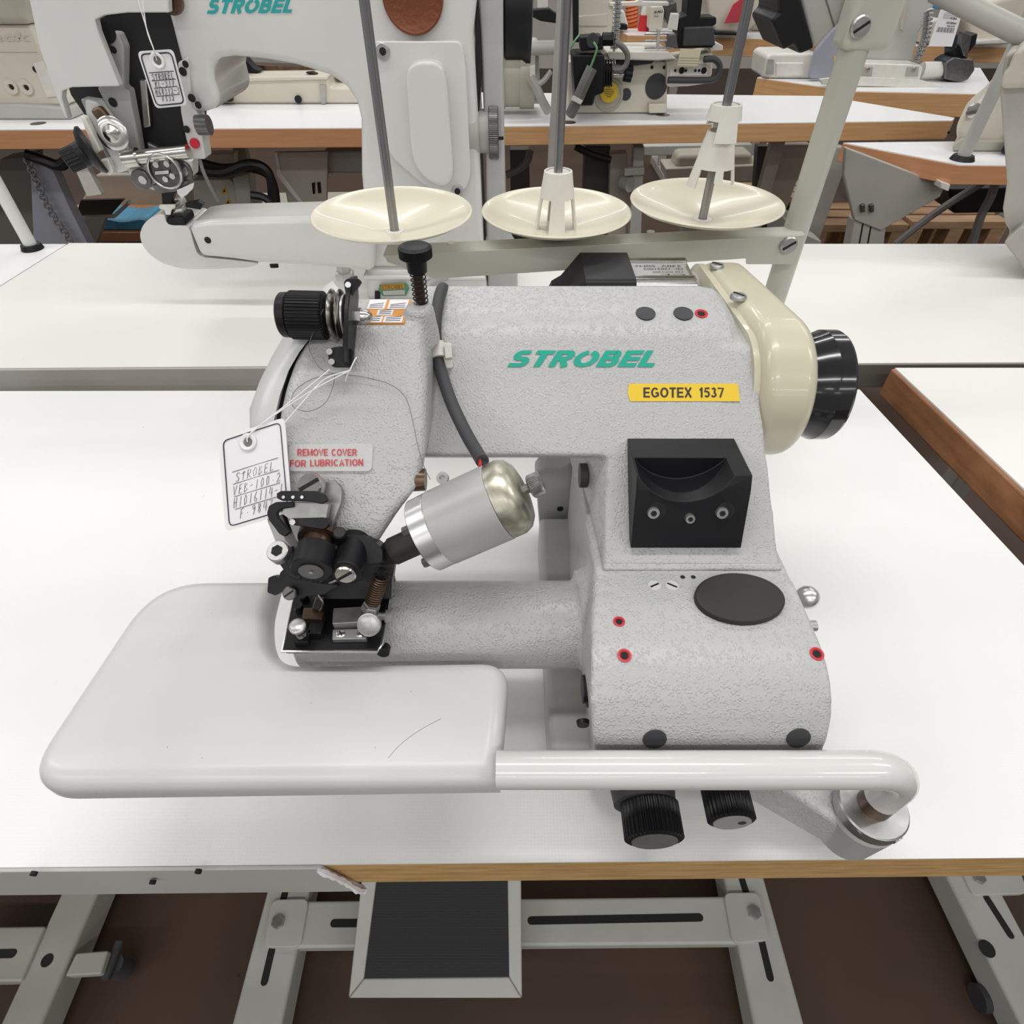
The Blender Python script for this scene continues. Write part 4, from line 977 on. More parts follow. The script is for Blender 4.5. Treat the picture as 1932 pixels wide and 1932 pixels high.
obj('eyelet_hole', MB().cyl(ey, ey + nrm * .0004, .0026), SMOKE, tg)
kn_ = Q(660, 699, .3625)
for pts in ([ey + nrm * .001, Q(476, 815, .3665), Q(560, 748, .3665), Q(622, 697, .3640)], [Q(537, 798, .366), Q(570, 760, .3665), Q(612, 716, .366), kn_], [ey + nrm * .001, Q(478, 812, .3665), Q(580, 742, .3665), kn_], [kn_, Q(668, 682, .3625), Q(673, 674, .3630)], [kn_, Q(655, 708, .3640), Q(652, 719, .3660)]):
    obj('string', MB().tube(smooth_path(pts, 5), .00042, 6), STRING, tg)

# ================================================================ thread stand behind the front machine
ts = thing('thread_stand', 'pale green thread stand with three ivory spool dishes behind the front machine', 'thread stand', (.25, .65, 0))
hubs = [((745, 437), .565, (590, 890)), ((1048, 432), .605, (907, 1188)), ((1325, 415), .600, (1193, 1476))]
hp = [Q(*h[0], h[1]) for h in hubs]
R_ = .0745
post = P(1502, 432, y=(hp[2].y + .012))
pb = V(post.x, post.y, 0)
po_ = obj('stand_post', MB().cyl(V(post.x, post.y, .0006), V(post.x, post.y, P(1640, 20, y=post.y).z + .25), .0125, n=28), STANDC, ts)
obj('post_foot', MB().cyl(V(post.x, post.y, .0006), V(post.x, post.y, .006), .024, n=32), BLACKP, ts)
# crossbar: channel from left end to the post
dirb = (hp[1] - hp[0]); dirb.z = 0; dirb.normalize()
zbt = min(h.z for h in hp) - .004
eL, eR = P(722, 478, y=hp[0].y - .014), P(1525, 432, y=hp[2].y - .012)
bL, bR = V(eL.x, eL.y, hp[0].z - .004), V(eR.x, eR.y, hp[2].z - .003)
hgt = .0235
fm_ = (hp[1].x - bL.x) / (bR.x - bL.x); dl_ = max(0, bL.z + (bR.z - bL.z) * fm_ - (hp[1].z - .005)); bL.z -= dl_; bR.z -= dl_ * .6
fr_ = [bL, bR, bR + V(0, 0, -hgt - .006), bR + V(-.052, 0, -hgt - .006), bR + V(-.054, 0, -hgt), bL + V(.046, 0, -hgt), bL + V(.003, 0, -hgt * .3)]
bar_ = MB().ext(fr_, V(0, .0022, 0)).ext([bL, bR, bR + V(0, .026, 0), bL + V(0, .026, 0)], V(0, 0, -.0022))
bo = obj('crossbar', bar_, STANDC, ts, bevel=.0008)
c = P(1487, 461, y=bR.y - .001); sw = screw_head(c, (0, -1, 0), .0085, .004, ts, ZINC, 'crossbar_screw')
for px, py in ((1228, 437), (850, 456)):
    c = P(px, py, z=bR.z); c.z = (bL.z if px < 1000 else bL.z + (bR.z - bL.z) * .65) + .0005
    obj('bar_hole', MB().cyl(c - V(0, 0, .0005), c + V(0, 0, .0004), .004), PALEW, bo)
tops = [(681, -45), (1081, -120), (1440, -85)]
for i, h in enumerate(hp):
    pr = [(.003, -.0035), (.014, -.003), (.020, .000), (.050, .0075), (.068, .0135), (R_ - .002, .0165), (R_, .0175), (R_ - .0005, .0185), (R_ - .002, .0186), (.067, .0152), (.049, .0092), (.020, .0018), (.012, .0006), (.003, .0008)]
    d = obj('spool_dish', MB().lathe(h, (0, 0, 1), pr, 72), DISHC, ts, smooth=60)
    obj('dish_rivet', MB().lathe(h + V(0, 0, .0004), (0, 0, 1), [(.0085, 0), (.0085, .0008), (.0045, .0012), (.004, .0002)], 28), PALEW, d)
    tz = P(*tops[i], y=h.y).z
    obj('spool_pin', MB().cyl(h, V(h.x, h.y, tz), .0042, n=20), ROD, ts)
def cone_shell(c, z0, z1, r0, r1, legs, th=.002, bottom=None, n=48):
    """open slotted cone: outer and inner skin, with wall pieces left out between the legs"""
    mb = MB(); rows = 14; vs = []; idx = {}
    for k in range(rows + 1):
        f = k / rows; z = z1 + (z0 - z1) * f; r = r1 + (r0 - r1) * f
        for i in range(n):
            a = 2 * math.pi * i / n
            for s_, rr in ((0, r), (1, r - th)):
                idx[(k, i, s_)] = len(vs); vs.append(c + V(rr * math.cos(a), rr * math.sin(a), z))
    keep = lambda k, i: legs(k / rows, (i + .5) / n)
    fs = []
    for k in range(rows):
        for i in range(n):
            if not keep(k, i): continue
            j = (i + 1) % n
            fs += [[idx[(k, i, 0)], idx[(k, j, 0)], idx[(k + 1, j, 0)], idx[(k + 1, i, 0)]], [idx[(k, i, 1)], idx[(k + 1, i, 1)], idx[(k + 1, j, 1)], idx[(k, j, 1)]]]
            if k == 0 or not keep(k - 1, i): fs.append([idx[(k, i, 0)], idx[(k, i, 1)], idx[(k, j, 1)], idx[(k, j, 0)]])
            if k == rows - 1 or not keep(k + 1, i): fs.append([idx[(k + 1, i, 0)], idx[(k + 1, j, 0)], idx[(k + 1, j, 1)], idx[(k + 1, i, 1)]])
            if not keep(k, (i - 1) % n): fs.append([idx[(k, i, 0)], idx[(k + 1, i, 0)], idx[(k + 1, i, 1)], idx[(k, i, 1)]])
            if not keep(k, j): fs.append([idx[(k, j, 0)], idx[(k, j, 1)], idx[(k + 1, j, 1)], idx[(k + 1, j, 0)]])
    return mb.add(vs, fs)
h = hp[1]; z1 = P(1056, 328, y=h.y - .01).z - h.z
def legs1(f, a):
    if f < .42: return True
    return abs(((a * 4 + .5 + 1.0) % 1) - .5) < .27
obj('spool_cone', cone_shell(h, .001, z1, .0215, .0135, legs1).lathe(h + V(0, 0, z1 - .003), (0, 0, 1), [(.0045, 0), (.0128, 0), (.0128, .002), (.0045, .002)], 30), PALEW, ts, smooth=40, label='white slotted spool cone')
h = hp[2]
zA, zB_, zC, zD = [P(1365, y_, y=h.y).z - h.z for y_ in (196, 262, 246, 322)]
def legsA(f, a):
    if f < .42: return True
    t_ = (a + .12) % 1
    return (.78 < t_ < .98) or (f < .60 and .2 < t_ < .5) or (f < .8 and .3 < t_ < .42)
def legsB(f, a):
    if f < .40: return True
    t_ = a % 1
    return (.50 < t_ < .60) or (f < .62 and t_ > .6) or (f < .80 and .72 < t_ < .80) or (f < .55 and t_ < .3) or (f < .9 and .9 < t_ < .97)
obj('broken_cone', cone_shell(h, zB_, zA, .0190, .0135, legsA).lathe(h + V(0, 0, zA - .003), (0, 0, 1), [(.0045, 0), (.0128, 0), (.0128, .002), (.0045, .002)], 30), PALEW, ts, smooth=40, label='upper broken white cone stub')
obj('broken_cone', cone_shell(h, zD - .012, zC, .0230, .0120, legsB), PALEW, ts, smooth=40, label='lower broken white cone with one long splinter leg')
# upper clamp bracket and lamp carried by the post
cz = P(1608, 60, y=post.y).z
cl = obj('post_clamp', MB().box(post.x - .0165, post.x + .0245, post.y - .016, post.y + .014, P(1608, 92, y=post.y).z, cz + .2), STANDC, ts, bevel=.006, seg=3)
c = P(1622, 50, y=post.y - .0165); screw_head(c, (0, -1, 0), .008, .004, cl, ZINC, 'clamp_screw')
# ================================================================ helpers for things traced at their own distance
def slab(name, pts, y, d, m, parent=None, bevel=.004, seg=2, rr=0.0, label=None, cat=None, group=None, lean=0.0, floor=False, smooth=35, skew=0.0):
    ring = PL(pts, y=y)
    if floor is False and parent is not None and parent.name.startswith('sewing_machine'): floor = .0006
    elif floor == 0.0 and floor is not False: floor = .0006
    if rr: ring = round_poly(ring, rr, 4)
    if floor is not False: ring = [V(p.x, p.y, max(p.z, -T + .0006 if floor is True else floor)) for p in ring]
    o = obj(name, MB().prism(ring, [p + V(p.x * d / y * skew, d, lean) for p in ring]), m, parent, bevel=bevel, seg=seg, label=None if cat else label, smooth=smooth)
    if cat: tag(o, label, cat, group)
    return o
def disc(name, px, py, y, r, h, m, parent, ax=(0, -1, 0), prof=None, n=32):
    c = P(px, py, y=y); ax = Vector(ax).normalized()
    return obj(name, MB().lathe(c, ax, prof or [(r, -h * .2), (r, h * .8), (r * .92, h)], n), m, parent)
def cable(name, pts, r, m, parent=None, label=None, cat=None, group=None):
    o = obj(name, MB().tube(smooth_path([P(a, b, y=y) for a, b, y in pts], 6), r, 8), m, parent)
    if cat: tag(o, label, cat, group)
    return o
def worktable(name, label, top, z, th, edge, lam, feet, group=None, leg_m=BAR, root=None, leg_w=.05):
    """top: worktop corners (front-left, front-right, back-right, back-left) as points"""
    c = sum((Vector(p) for p in top), V(0, 0, 0)) / len(top)
    t = thing(name, label, 'table', V(c.x, c.y, -T), group)
    top = [V(p.x, p.y, z) for p in top]
    obj('worktop_board', MB().prism([p + V(0, 0, -.002) for p in top], [p + V(0, 0, -th) for p in top]), edge, t, bevel=.002)
    ins = [p + (V(c.x, c.y, z) - p).normalized() * .002 for p in top]
    obj('worktop_laminate', MB().prism(ins, [p + V(0, 0, -.0025) for p in ins]), lam, t)
    for (x, y) in feet:
        obj('table_leg', MB().box(x - leg_w / 2, x + leg_w / 2, y - leg_w * .4, y + leg_w * .4, -T + .05, z - th - .0005), leg_m, t, bevel=.004)
        obj('table_foot', MB().box(x - .03, x + .03, y - .24, y + .24, -T, -T + .05), leg_m, t, bevel=.005)
    return t

# ================================================================ second row: table and overhead machine directly behind
yf = .789
xs = -.15
bl1, bk1 = P(0, 540, z=0), P(130, 458, z=0)
Lf = V(bl1.x - .012, P(0, 697, z=0).y, 0)
t1 = worktable('sewing_table', 'cream topped table under the tall arm machine, pale worn front edge', [Lf, V(xs - .001, .7895, 0), V(xs - .001, 1.268, 0), bk1, bl1], 0, .043, EDGEW, LAMB, [(-.80, 1.05), (-.30, 1.05)])
t2 = worktable('sewing_table', 'cream topped table with a dark grey front edge behind the handwheel', [V(xs + .001, .7895, 0), V(1.22, .802, 0), V(1.22, 1.268, 0), V(xs + .001, 1.268, 0)], 0, .043, EDGEG, LAMB, [(.0, 1.05), (1.05, 1.05)])
for px, py, w_ in ((168, 711, .0), (196, 709, .01)):
    c = P(px, py, y=Lf.y - .0006 + .0003); obj('edge_scuff', MB().ext(round_poly(PL([(px - 30, 706), (px + 12, 703), (px + 22, 714), (px - 26, 722)], y=yf - .0022 + w_ * .02), .006), V(0, .0012, 0)), mat('scuffed_grey', (.27, .26, .245), .6, var=(120, .5)), t1)

KY = 1.0
km = thing('sewing_machine', 'old tall white arm sewing machine with green lettering and copper badge behind the thread stand', 'sewing machine', (-.15, 1.05, 0))
base = slab('machine_base', [(690, 504), (914, 506), (922, 590), (694, 590)], KY, .17, OLDWHITE, km, bevel=.012, seg=4, floor=0.0)
slab('base_rim', [(684, 520), (916, 522), (917, 530), (685, 529)], KY - .004, .178, OLDWHITE, km, bevel=.003)
arm = [(300, -80), (908, -80), (893, 60), (903, 240), (914, 508), (690, 506), (690, 430), (681, 330), (680, 225), (672, 192), (652, 163), (620, 142), (560, 124), (500, 113), (440, 107), (415, 110), (402, 122), (402, 150), (414, 192), (404, 206), (372, 216), (352, 214), (352, 150), (338, 110), (320, 40), (308, 0)]
slab('arm_casting', arm, KY, .15, OLDWHITE, km, bevel=.016, seg=5, smooth=60)
cover = [(38, -80), (312, -80), (318, 24), (240, 24), (196, 29), (179, 38), (184, 60), (225, 163), (135, 165), (117, 172), (116, 185), (128, 226), (122, 222), (104, 178), (72, 82)]
slab('face_cover', cover, KY - .03, .014, OLDWHITE, km, bevel=.008, seg=4, smooth=60)
slab('mechanism_recess', [(120, -40), (325, -40), (345, 110), (352, 300), (260, 330), (215, 300), (132, 180), (90, 60)], KY + .03, .09, mat('painted_recess_shade', (.012, .012, .013), .7), km)  # near-black slab paints in the shade inside the open head
slab('frame_plate', [(205, 60), (222, 62), (234, 90), (233, 165), (243, 170), (258, 250), (266, 300), (250, 330), (214, 326), (196, 290), (150, 186), (196, 192), (182, 165), (215, 150)], KY + .0, .02, GREYCAST, km, bevel=.003)
slab('frame_plate', [(334, 118), (354, 106), (362, 205), (372, 216), (379, 244), (387, 301), (362, 302), (350, 262), (340, 212)], KY - .004, .03, OLDWHITE, km, bevel=.003)
slab('frame_plate', [(158, 186), (182, 192), (216, 240), (240, 300), (243, 322), (220, 328), (196, 275), (160, 215)], KY - .02, .02, OLDWHITE, km, bevel=.004)
slab('guide_rail', [(262, 150), (276, 150), (284, 240), (270, 242)], KY + .02, .01, STEEL, km, bevel=.002)
slab('inner_plate', [(284, 80), (330, 60), (344, 250), (286, 250)], KY + .045, .01, GUN, km)
disc('oval_hole', 200, 60, KY - .001 + .0, .012, .002, DARKGAP, km)
for px, py, r in ((214, 94, .004), (213, 193, .0055), (350, 121, .004), (345, 135, .005), (362, 185, .005), (374, 198, .0045), (352, 244, .0045)):
    disc('screw_hole', px, py, KY - .006 if px > 300 else KY - .001, r, .001, DARKGAP, km)
disc('red_indicator', 368, 270, KY - .006, .0065, .004, RED, km)
c = P(378, 236, y=KY - .004); obj('side_knob', MB().cyl(c + V(-.004, 0, 0), c + V(.013, 0, 0), .0125, n=28), GUN, km)
c = P(212, 252, y=KY - .032)
obj('thread_tension_disc', MB().lathe(c, (.1, -.9, .2), [(.006, -.004), (.019, -.003), (.021, 0), (.018, .002), (.012, .002), (.010, .006), (.006, .007), (.004, .012), (.001, .013)], 36), STEEL, km, smooth=60)
slab('tension_mount', [(168, 208), (186, 200), (204, 222), (196, 232), (180, 226)], KY - .028, .012, COPPER, km)
c = P(172, 284, y=KY - .03)
obj('regulator_dial', MB().lathe(c, (-.82, -.5, -.25), [(.030, -.004), (.031, .000), (.026, .006), (.017, .010), (.016, .018)], 40).ridged(c + V(-.82, -.5, -.25).normalized() * .016, c + V(-.82, -.5, -.25).normalized() * .038, .0155, .001, 20), BLACKP, km)
slab('link_arm', [(150, 218), (160, 222), (190, 285), (178, 292)], KY - .035, .012, PALEW, km, bevel=.002)
slab('link_arm', [(188, 302), (203, 300), (214, 326), (206, 332), (190, 322)], KY - .035, .012, PALEW, km, bevel=.002)
c1, c2 = P(236, 300, y=KY - .02), P(356, 286, y=KY - .02)
obj('drive_rod', MB().cyl(c1, c1 + (c2 - c1) * .22, .0125).cyl(c1 + (c2 - c1) * .22, c2, .0095), STEEL, km)
slab('rocker_link', [(275, 268), (300, 280), (325, 288), (322, 296), (280, 286)], KY - .01, .01, GUN, km, bevel=.003)
slab('loop_housing', [(238, 318), (262, 300), (340, 296), (362, 310), (362, 335), (330, 352), (296, 362), (262, 352), (248, 340)], KY - .008, .03, OLDWHITE, km, bevel=.004)
c = P(312, 322, y=KY - .026)
obj('rotary_hook', MB().lathe(c, (0, -1, .1), [(.0245, -.014), (.0245, 0), (.022, .002), (.021, 0), (.002, 0)], 40), GUN, km)
obj('hook_ring', MB().tube([c + V(.0225 * math.cos(a), -.003, .0225 * math.sin(a)) for a in [k * math.pi / 16 for k in range(33)]], .0018, 8), STEEL, km)
for dx, dz_ in ((-.008, .009), (.008, .010), (-.002, -.010), (.010, -.006)):
    obj('hook_pin', MB().cyl(c + V(dx, .002, dz_), c + V(dx, -.006, dz_), .004, n=20), STEEL, km)
slab('hook_bar', [(292, 324), (318, 322), (318, 328), (292, 330)], KY - .032, .004, STEEL, km, bevel=.0005)
for px, py in ((268, 338), (345, 322)):
    disc('cam_plate', px, py, KY - .012, .014, .004, GUN, km)
    disc('cam_screw', px + 2, py + 1, KY - .016, .006, .003, STEEL, km)
slab('foot_bracket', [(286, 350), (355, 340), (352, 352), (330, 362), (296, 366)], KY - .018, .012, GUN, km, bevel=.001)
slab('presser_shank', [(304, 362), (318, 358), (330, 362), (322, 386), (306, 388)], KY - .016, .012, BURN, km, bevel=.001)
slab('presser_foot', [(299, 386), (331, 385), (331, 393), (324, 396), (322, 406), (312, 406), (310, 397), (300, 394)], KY - .02, .02, STEEL, km, bevel=.001)
slab('finger_guard', [(333, 358), (366, 344), (364, 356), (352, 368), (342, 374), (335, 366)], KY - .024, .003, ALU, km, bevel=.0006)
slab('feed_block', [(320, 396), (342, 392), (352, 420), (330, 424)], KY - .006, .02, STEEL, km, bevel=.001)
slab('feed_arm', [(348, 384), (372, 380), (382, 386), (378, 396), (352, 392)], KY - .01, .012, BURN, km, bevel=.001)
cable('lamp_lead', [(377, 302, KY), (384, 325, KY - .005), (398, 355, KY - .005), (411, 380, KY)], .0028, SMOKE, km)
# cylinder bed
slab('cylinder_bed', [(353, 427), (364, 421), (396, 416), (690, 408), (705, 408), (705, 514), (600, 504), (492, 498), (440, 491), (377, 485)], KY - .03, .085, OLDWHITE, km, bevel=.024, seg=7, smooth=70)
slab('bed_nose', [(262, 448), (268, 426), (284, 410), (310, 401), (314, 426), (357, 426), (368, 470), (376, 485), (440, 491), (492, 497), (470, 505), (400, 508), (345, 508), (305, 497), (276, 476)], KY - .022, .085, OLDWHITE, km, bevel=.016, seg=6, smooth=70, rr=.012)
slab('needle_opening', [(312, 412), (345, 408), (352, 426), (312, 426)], KY - .021, .04, BURN, km)
disc('cover_screw', 392, 453, KY - .0302, .005, .001, DARKGAP, km)
disc('bed_button', 517, 499, KY + .01, .007, .005, BLACKP, km, ax=(0, -.3, -1))
c = P(648, 505, y=KY + .04); obj('bed_bolt', MB().lathe(c + V(0, 0, .01), (0, 0, -1), [(.012, 0), (.012, .016), (.017, .017), (.017, .03)], 6), OLDWHITE, km)
# covers on the column
slab('column_cover', [(700, 78), (862, 78), (872, 84), (878, 120), (888, 330), (878, 360), (852, 366), (800, 350), (742, 300), (712, 240), (700, 160)], KY - .012, .03, OLDWHITE, km, bevel=.008, seg=4, rr=.01, smooth=60)
slab('cover_bulge', [(764, 118), (830, 114), (842, 150), (856, 335), (840, 356), (800, 340), (776, 300)], KY - .03, .04, OLDWHITE, km, bevel=.014, seg=5, rr=.02, smooth=70)
for px, py in ((722, 97), (863, 361)):
    disc('cover_screw', px, py, KY - .0125, .0095, .003, ZINC, km); disc('screw_socket', px, py, KY - .0156, .0045, .0004, DARKGAP, km)
slab('side_guard', [(896, -80), (949, -80), (950, 262), (955, 470), (974, 500), (977, 576), (921, 582), (916, 290), (906, 60)], KY + .02, .11, GREYCAST, km, bevel=.004)
slab('guard_slot', [(930, 258), (950, 258), (950, 264), (930, 264)], KY + .0195, .004, DARKGAP, km, bevel=0)
slab('guard_gap', [(893, -60), (899, -60), (909, 130), (904, 210), (900, 210)], KY + .012, .02, DARKGAP, km, bevel=0)
disc('guard_screw', 966, 554, KY + .019, .005, .002, ZINC, km)
c = P(880, 248, y=KY + .03)
obj('pulley_hub', MB().cyl(c, c + V(.020, 0, 0), .034, n=40, ch=.002).cyl(c + V(.020, 0, 0), c + V(.036, 0, 0), .028), GREYP, km)
obj('pulley_nut', MB().ridged(c + V(.034, 0, 0), c + V(.048, 0, 0), .036, .0006, 90), GUN, km)
disc('badge', 779, -6, KY - .004, .0385, .006, BRONZE, km, prof=[(.0385, 0), (.0385, .004), (.036, .005), (.034, .004), (.010, .004)], n=48)
obj('logo_lettering', logo(P(390, 26, y=KY - .0006), P(565, 24, y=KY - .0006), P(398, -2, y=KY - .0006)), TEAL, km)
disc('arm_screw', 324, 1, KY - .008, .0145, .006, COPPER, km)
bd = slab('name_badge', [(716, 537), (765, 534), (772, 545), (766, 558), (722, 559), (714, 548)], KY - .0052, .0015, mat('green_enamel', (.06, .22, .12), .35), km, bevel=.0004, label='green and gold metal badge')
slab('badge_panel', [(719, 537), (762, 535), (764, 545), (718, 547)], KY - .0058, .0008, mat('gold_print', (.42, .26, .03), .4), bd, bevel=0)
text('badge_lettering', 'STROBEL', P(720, 546, y=KY - .0062), P(762, 544, y=KY - .0062), P(720, 538, y=KY - .0062), mat('badge_red', (.2, .08, .01), .5), bd)
slab('badge_panel', [(722, 549), (764, 547), (764, 556), (724, 557)], KY - .0058, .0008, SILVERP, bd, bevel=0)
slab('base_switch', [(707, 550), (717, 550), (717, 566), (707, 566)], KY - .004, .004, BLACKP, km, bevel=.0005)
obj('base_lever', MB().tube(smooth_path([P(800, 560, y=KY - .006), P(806, 542, y=KY - .012), P(825, 527, y=KY - .016), P(842, 518, y=KY - .018)], 5), [.006] * 8 + [.005, .006, .007, .008, .0085, .009, .009, .007], 12), GREYCAST, km)
hwk = P(946, 20, y=KY + .10)
obj('handwheel', MB().lathe(hwk, (1, 0, 0), [(.05, 0), (.056, .006), (.056, .03), (.060, .036), (.060, .042), (.03, .044)], 48), BLACKP, km)

# hang tag of the tall machine
t3 = thing('price_tag', 'white card tag with handwriting hanging by string on the tall white arm machine', 'tag', P(322, 204, y=KY - .06))
YT = KY - .062
ql = PL([(293, 205), (353, 199), (326, 93), (258, 97)], y=YT)
ring = round_poly(ql, .006)
obj('card', MB().ext([p + V(0, .0006, 0) for p in ring], V(0, .0008, 0)), PAPER, t3)
def TK(u, v): return (ql[0] * (1 - u) + ql[1] * u) * (1 - v) + (ql[3] * (1 - u) + ql[2] * u) * v
frk = round_poly([TK(.07, .05), TK(.93, .05), TK(.93, .95), TK(.07, .95)], .006)
obj('card_border', MB().tube(frk + [frk[0]], .0008, 4), INK, t3)
for v in (.63, .49, .36, .215):
    obj('card_rule', MB().tube([TK(.15, v), TK(.86, v)], .0004, 4), INK, t3)
for s_, u0, u1, v0, v1 in (('STROBEL', .18, .84, .50, .61), ('KL-317', .2, .8, .37, .47), ('H68312-3', .14, .9, .235, .34), ('F532', .28, .68, .11, .20)):
    mb = MB(); pen(mb, s_, TK(u0, v0), TK(u1, v0), TK(u0 + .02, v1), .00034); obj('handwriting', mb, PENCIL, t3)
ek = TK(.5, .83)
obj('eyelet', MB().lathe(ek, (0, -1, 0), [(.004, 0), (.0085, 0), (.0088, .0012), (.0075, .002), (.005, .0012), (.0045, 0)], 28), PAPER, t3)
obj('eyelet_hole', MB().cyl(ek, ek + V(0, -.0006, 0), .0042), SMOKE, t3)
for a in ((252, -30), (266, -30)):
    obj('string', MB().tube(smooth_path([ek + V(0, -.002, 0), P(290, 93, y=YT - .002), P(276, 52, y=YT), P(*a, y=YT)], 5), .0007, 6), STRING, t3)

# table and post at the left of that row
t4 = worktable('sewing_table', 'bright white table corner left of the tall arm machine, white post standing on it', [V(-1.75, .80, 0), V(Lf.x - .004, .80, 0), bl1 + V(-.004, 0, 0), bk1 + V(-.004, 0, 0), V(-1.75, 1.265, 0)], -.002, .043, EDGEW, LAMW, [(-1.6, 1.0), (-1.05, 1.0)])
pp = P(61, 468, z=0)
pp.z = -.0014
sp = thing('thread_stand_post', 'white post with black foot ring on the left table corner', 'post', pp)
obj('post', MB().cyl(V(pp.x, pp.y, -.0014), V(pp.x, pp.y, .75), .012), OLDWHITE, sp)
obj('foot_ring', MB().cyl(V(pp.x, pp.y, -.0014), V(pp.x, pp.y, .008), .021, .018), BLACKP, sp)

# brownish grey machine stand at the right end of that row
RY = 1.12
gm = thing('sewing_machine', 'brownish grey machine column with a long rod, cut off by the right edge', 'sewing machine', V(1.02, RY, 0))
slab('machine_column', [(1897, 100), (1990, 80), (2010, 520), (1912, 480), (1897, 455), (1906, 440), (1896, 424), (1891, 395), (1899, 345), (1886, 170), (1889, 150)], RY, .11, BAR, gm, bevel=.008, seg=3, skew=1)
slab('column_head', [(1886, 170), (1888, 145), (1902, 128), (1915, 95), (1990, 60), (1990, 165)], RY - .02, .14, BEIGE2, gm, bevel=.012, seg=4, skew=1)
slab('column_foot', [(1893, 458), (1925, 428), (2040, 428), (2040, 560), (1925, 560)], RY - .03, .14, BAR, gm, bevel=.004, skew=1)
obj('thread_rod', MB().cyl(P(1765, -18, y=1.30), P(1985, 92, y=1.16), .0155), BAR, gm)

# control box hanging on the thread stand post
LY = post.y
cbx = thing('machine_lamp', 'grey lamp box with black end clamped to the thread stand post at the top', 'lamp', P(1560, 60, y=LY - .02))
yl_ = LY + .0150
slab('lamp_body', [(1500, -40), (1606, -60), (1598, 22), (1590, 38), (1545, 84), (1534, 92)], yl_, .05, FRAME, cbx, bevel=.003)
slab('lamp_groove', [(1545, -40), (1548, -40), (1576, 50), (1573, 52)], yl_ - .0005, .002, SMOKE, cbx, bevel=0)
slab('lamp_end', [(1466, -40), (1502, -40), (1538, 92), (1508, 103), (1500, 84), (1478, 96), (1453, 38), (1470, 24)], yl_ - .006, .06, BLACKP, cbx, bevel=.003)
# ================================================================ third row: beech-edged tables across the aisle
def tb3(pts, z=0): return [P(a, b, z=z) for a, b in pts]
TH = .056
tF = worktable('sewing_table', 'white table with reddish beech edge behind the tall arm machine, on the left', [V(-2.6, 2.215, 0), P(728, 241, z=0), V(P(728, 241, z=0).x, 2.95, 0), V(-2.6, 2.95, 0)], 0, TH, BEECHR, LAMW, [(-1.1, 2.75)])
ER = P(1811, 226, z=0); EB = P(1556, 181, z=0)
tE = worktable('sewing_table', 'white table with beech edge and white screw caps, right of the tall arm machine', [P(732, 241, z=0), ER + V(-.03, -.01, 0), ER + V(0, .03, 0), EB, V(P(732, 241, z=0).x, 2.85, 0)], 0, TH, BEECH, LAMW, [(-.25, 2.6), (1.0, 2.58)])
for px, py in ((1274, 257), (1625, 241)):
    yy = P(px, 233 if px < 1500 else 228, z=0).y
    c = P(px, py, y=yy - .002); obj('screw_cap', MB().cyl(c + V(0, .004, 0), c + V(0, -.001, 0), .0105), PAPER, tE)
for px, py in ((1425, 254), (1453, 254), (1614, 253), (1790, 250)):
    yy = P(px, 231 if px < 1500 else 227, z=0).y
    c = P(px, py, y=yy - .001); obj('screw_hole', MB().cyl(c + V(0, .004, 0), c + V(0, -.0012, 0), .0035), DARKGAP, tE)
for px, py, tt in ((72, 233, tF), (1073, 231, tE), (1251, 217, tE)):
    c = P(px, py, z=0); obj('cable_hole', MB().cyl(c + V(0, 0, -.001), c + V(0, 0, .0006), .024), COPPER if px != 1251 else ZINC, tt)

# lockstitch machine on the left table
JY = 2.40
jm = thing('sewing_machine', 'beige sewing machine with raised lettering on the reddish edged table, upper left corner', 'sewing machine', P(30, 225, z=0) + V(0, .1, 0))
slab('machine_body', [(-120, 46), (56, 46), (72, 80), (128, 200), (-120, 200)], JY, .16, BEIGE, jm, bevel=.01, seg=3)
slab('machine_arm', [(-120, -60), (48, -60), (46, 18), (56, 47), (-120, 47)], JY - .02, .2, BEIGE2, jm, bevel=.02, seg=4)
slab('machine_bed', [(-120, 198), (40, 197), (128, 205), (140, 236), (-120, 236)], JY - .03, .2, FRAME, jm, bevel=.006, floor=0.0)
slab('body_seam', [(-60, 98), (70, 98), (70, 99.5), (-60, 99.5)], JY - .001, .002, BEIGE2, jm, bevel=0)
text('raised_lettering', 'Jack', P(-36, 84, y=JY - .001), P(58, 83, y=JY - .001), P(-36, 62, y=JY - .001), mat('beige_relief', (.56, .52, .44), .5), jm, bold=.03)
for px, py in ((22, 164), (50, 165)):
    disc('bush', px, py, JY - .001, .022, .008, BEIGE, jm, prof=[(.022, 0), (.020, .006), (.009, .006), (.007, .003)])
    disc('bush_hole', px, py, JY - .007, .0075, .0006, DARKGAP, jm)
disc('oil_hole', 67, 131, JY - .001, .009, .001, DARKGAP, jm)
slab('side_plate', [(62, 120), (80, 116), (114, 182), (88, 184)], JY - .004, .004, PALEW, jm, bevel=.001)

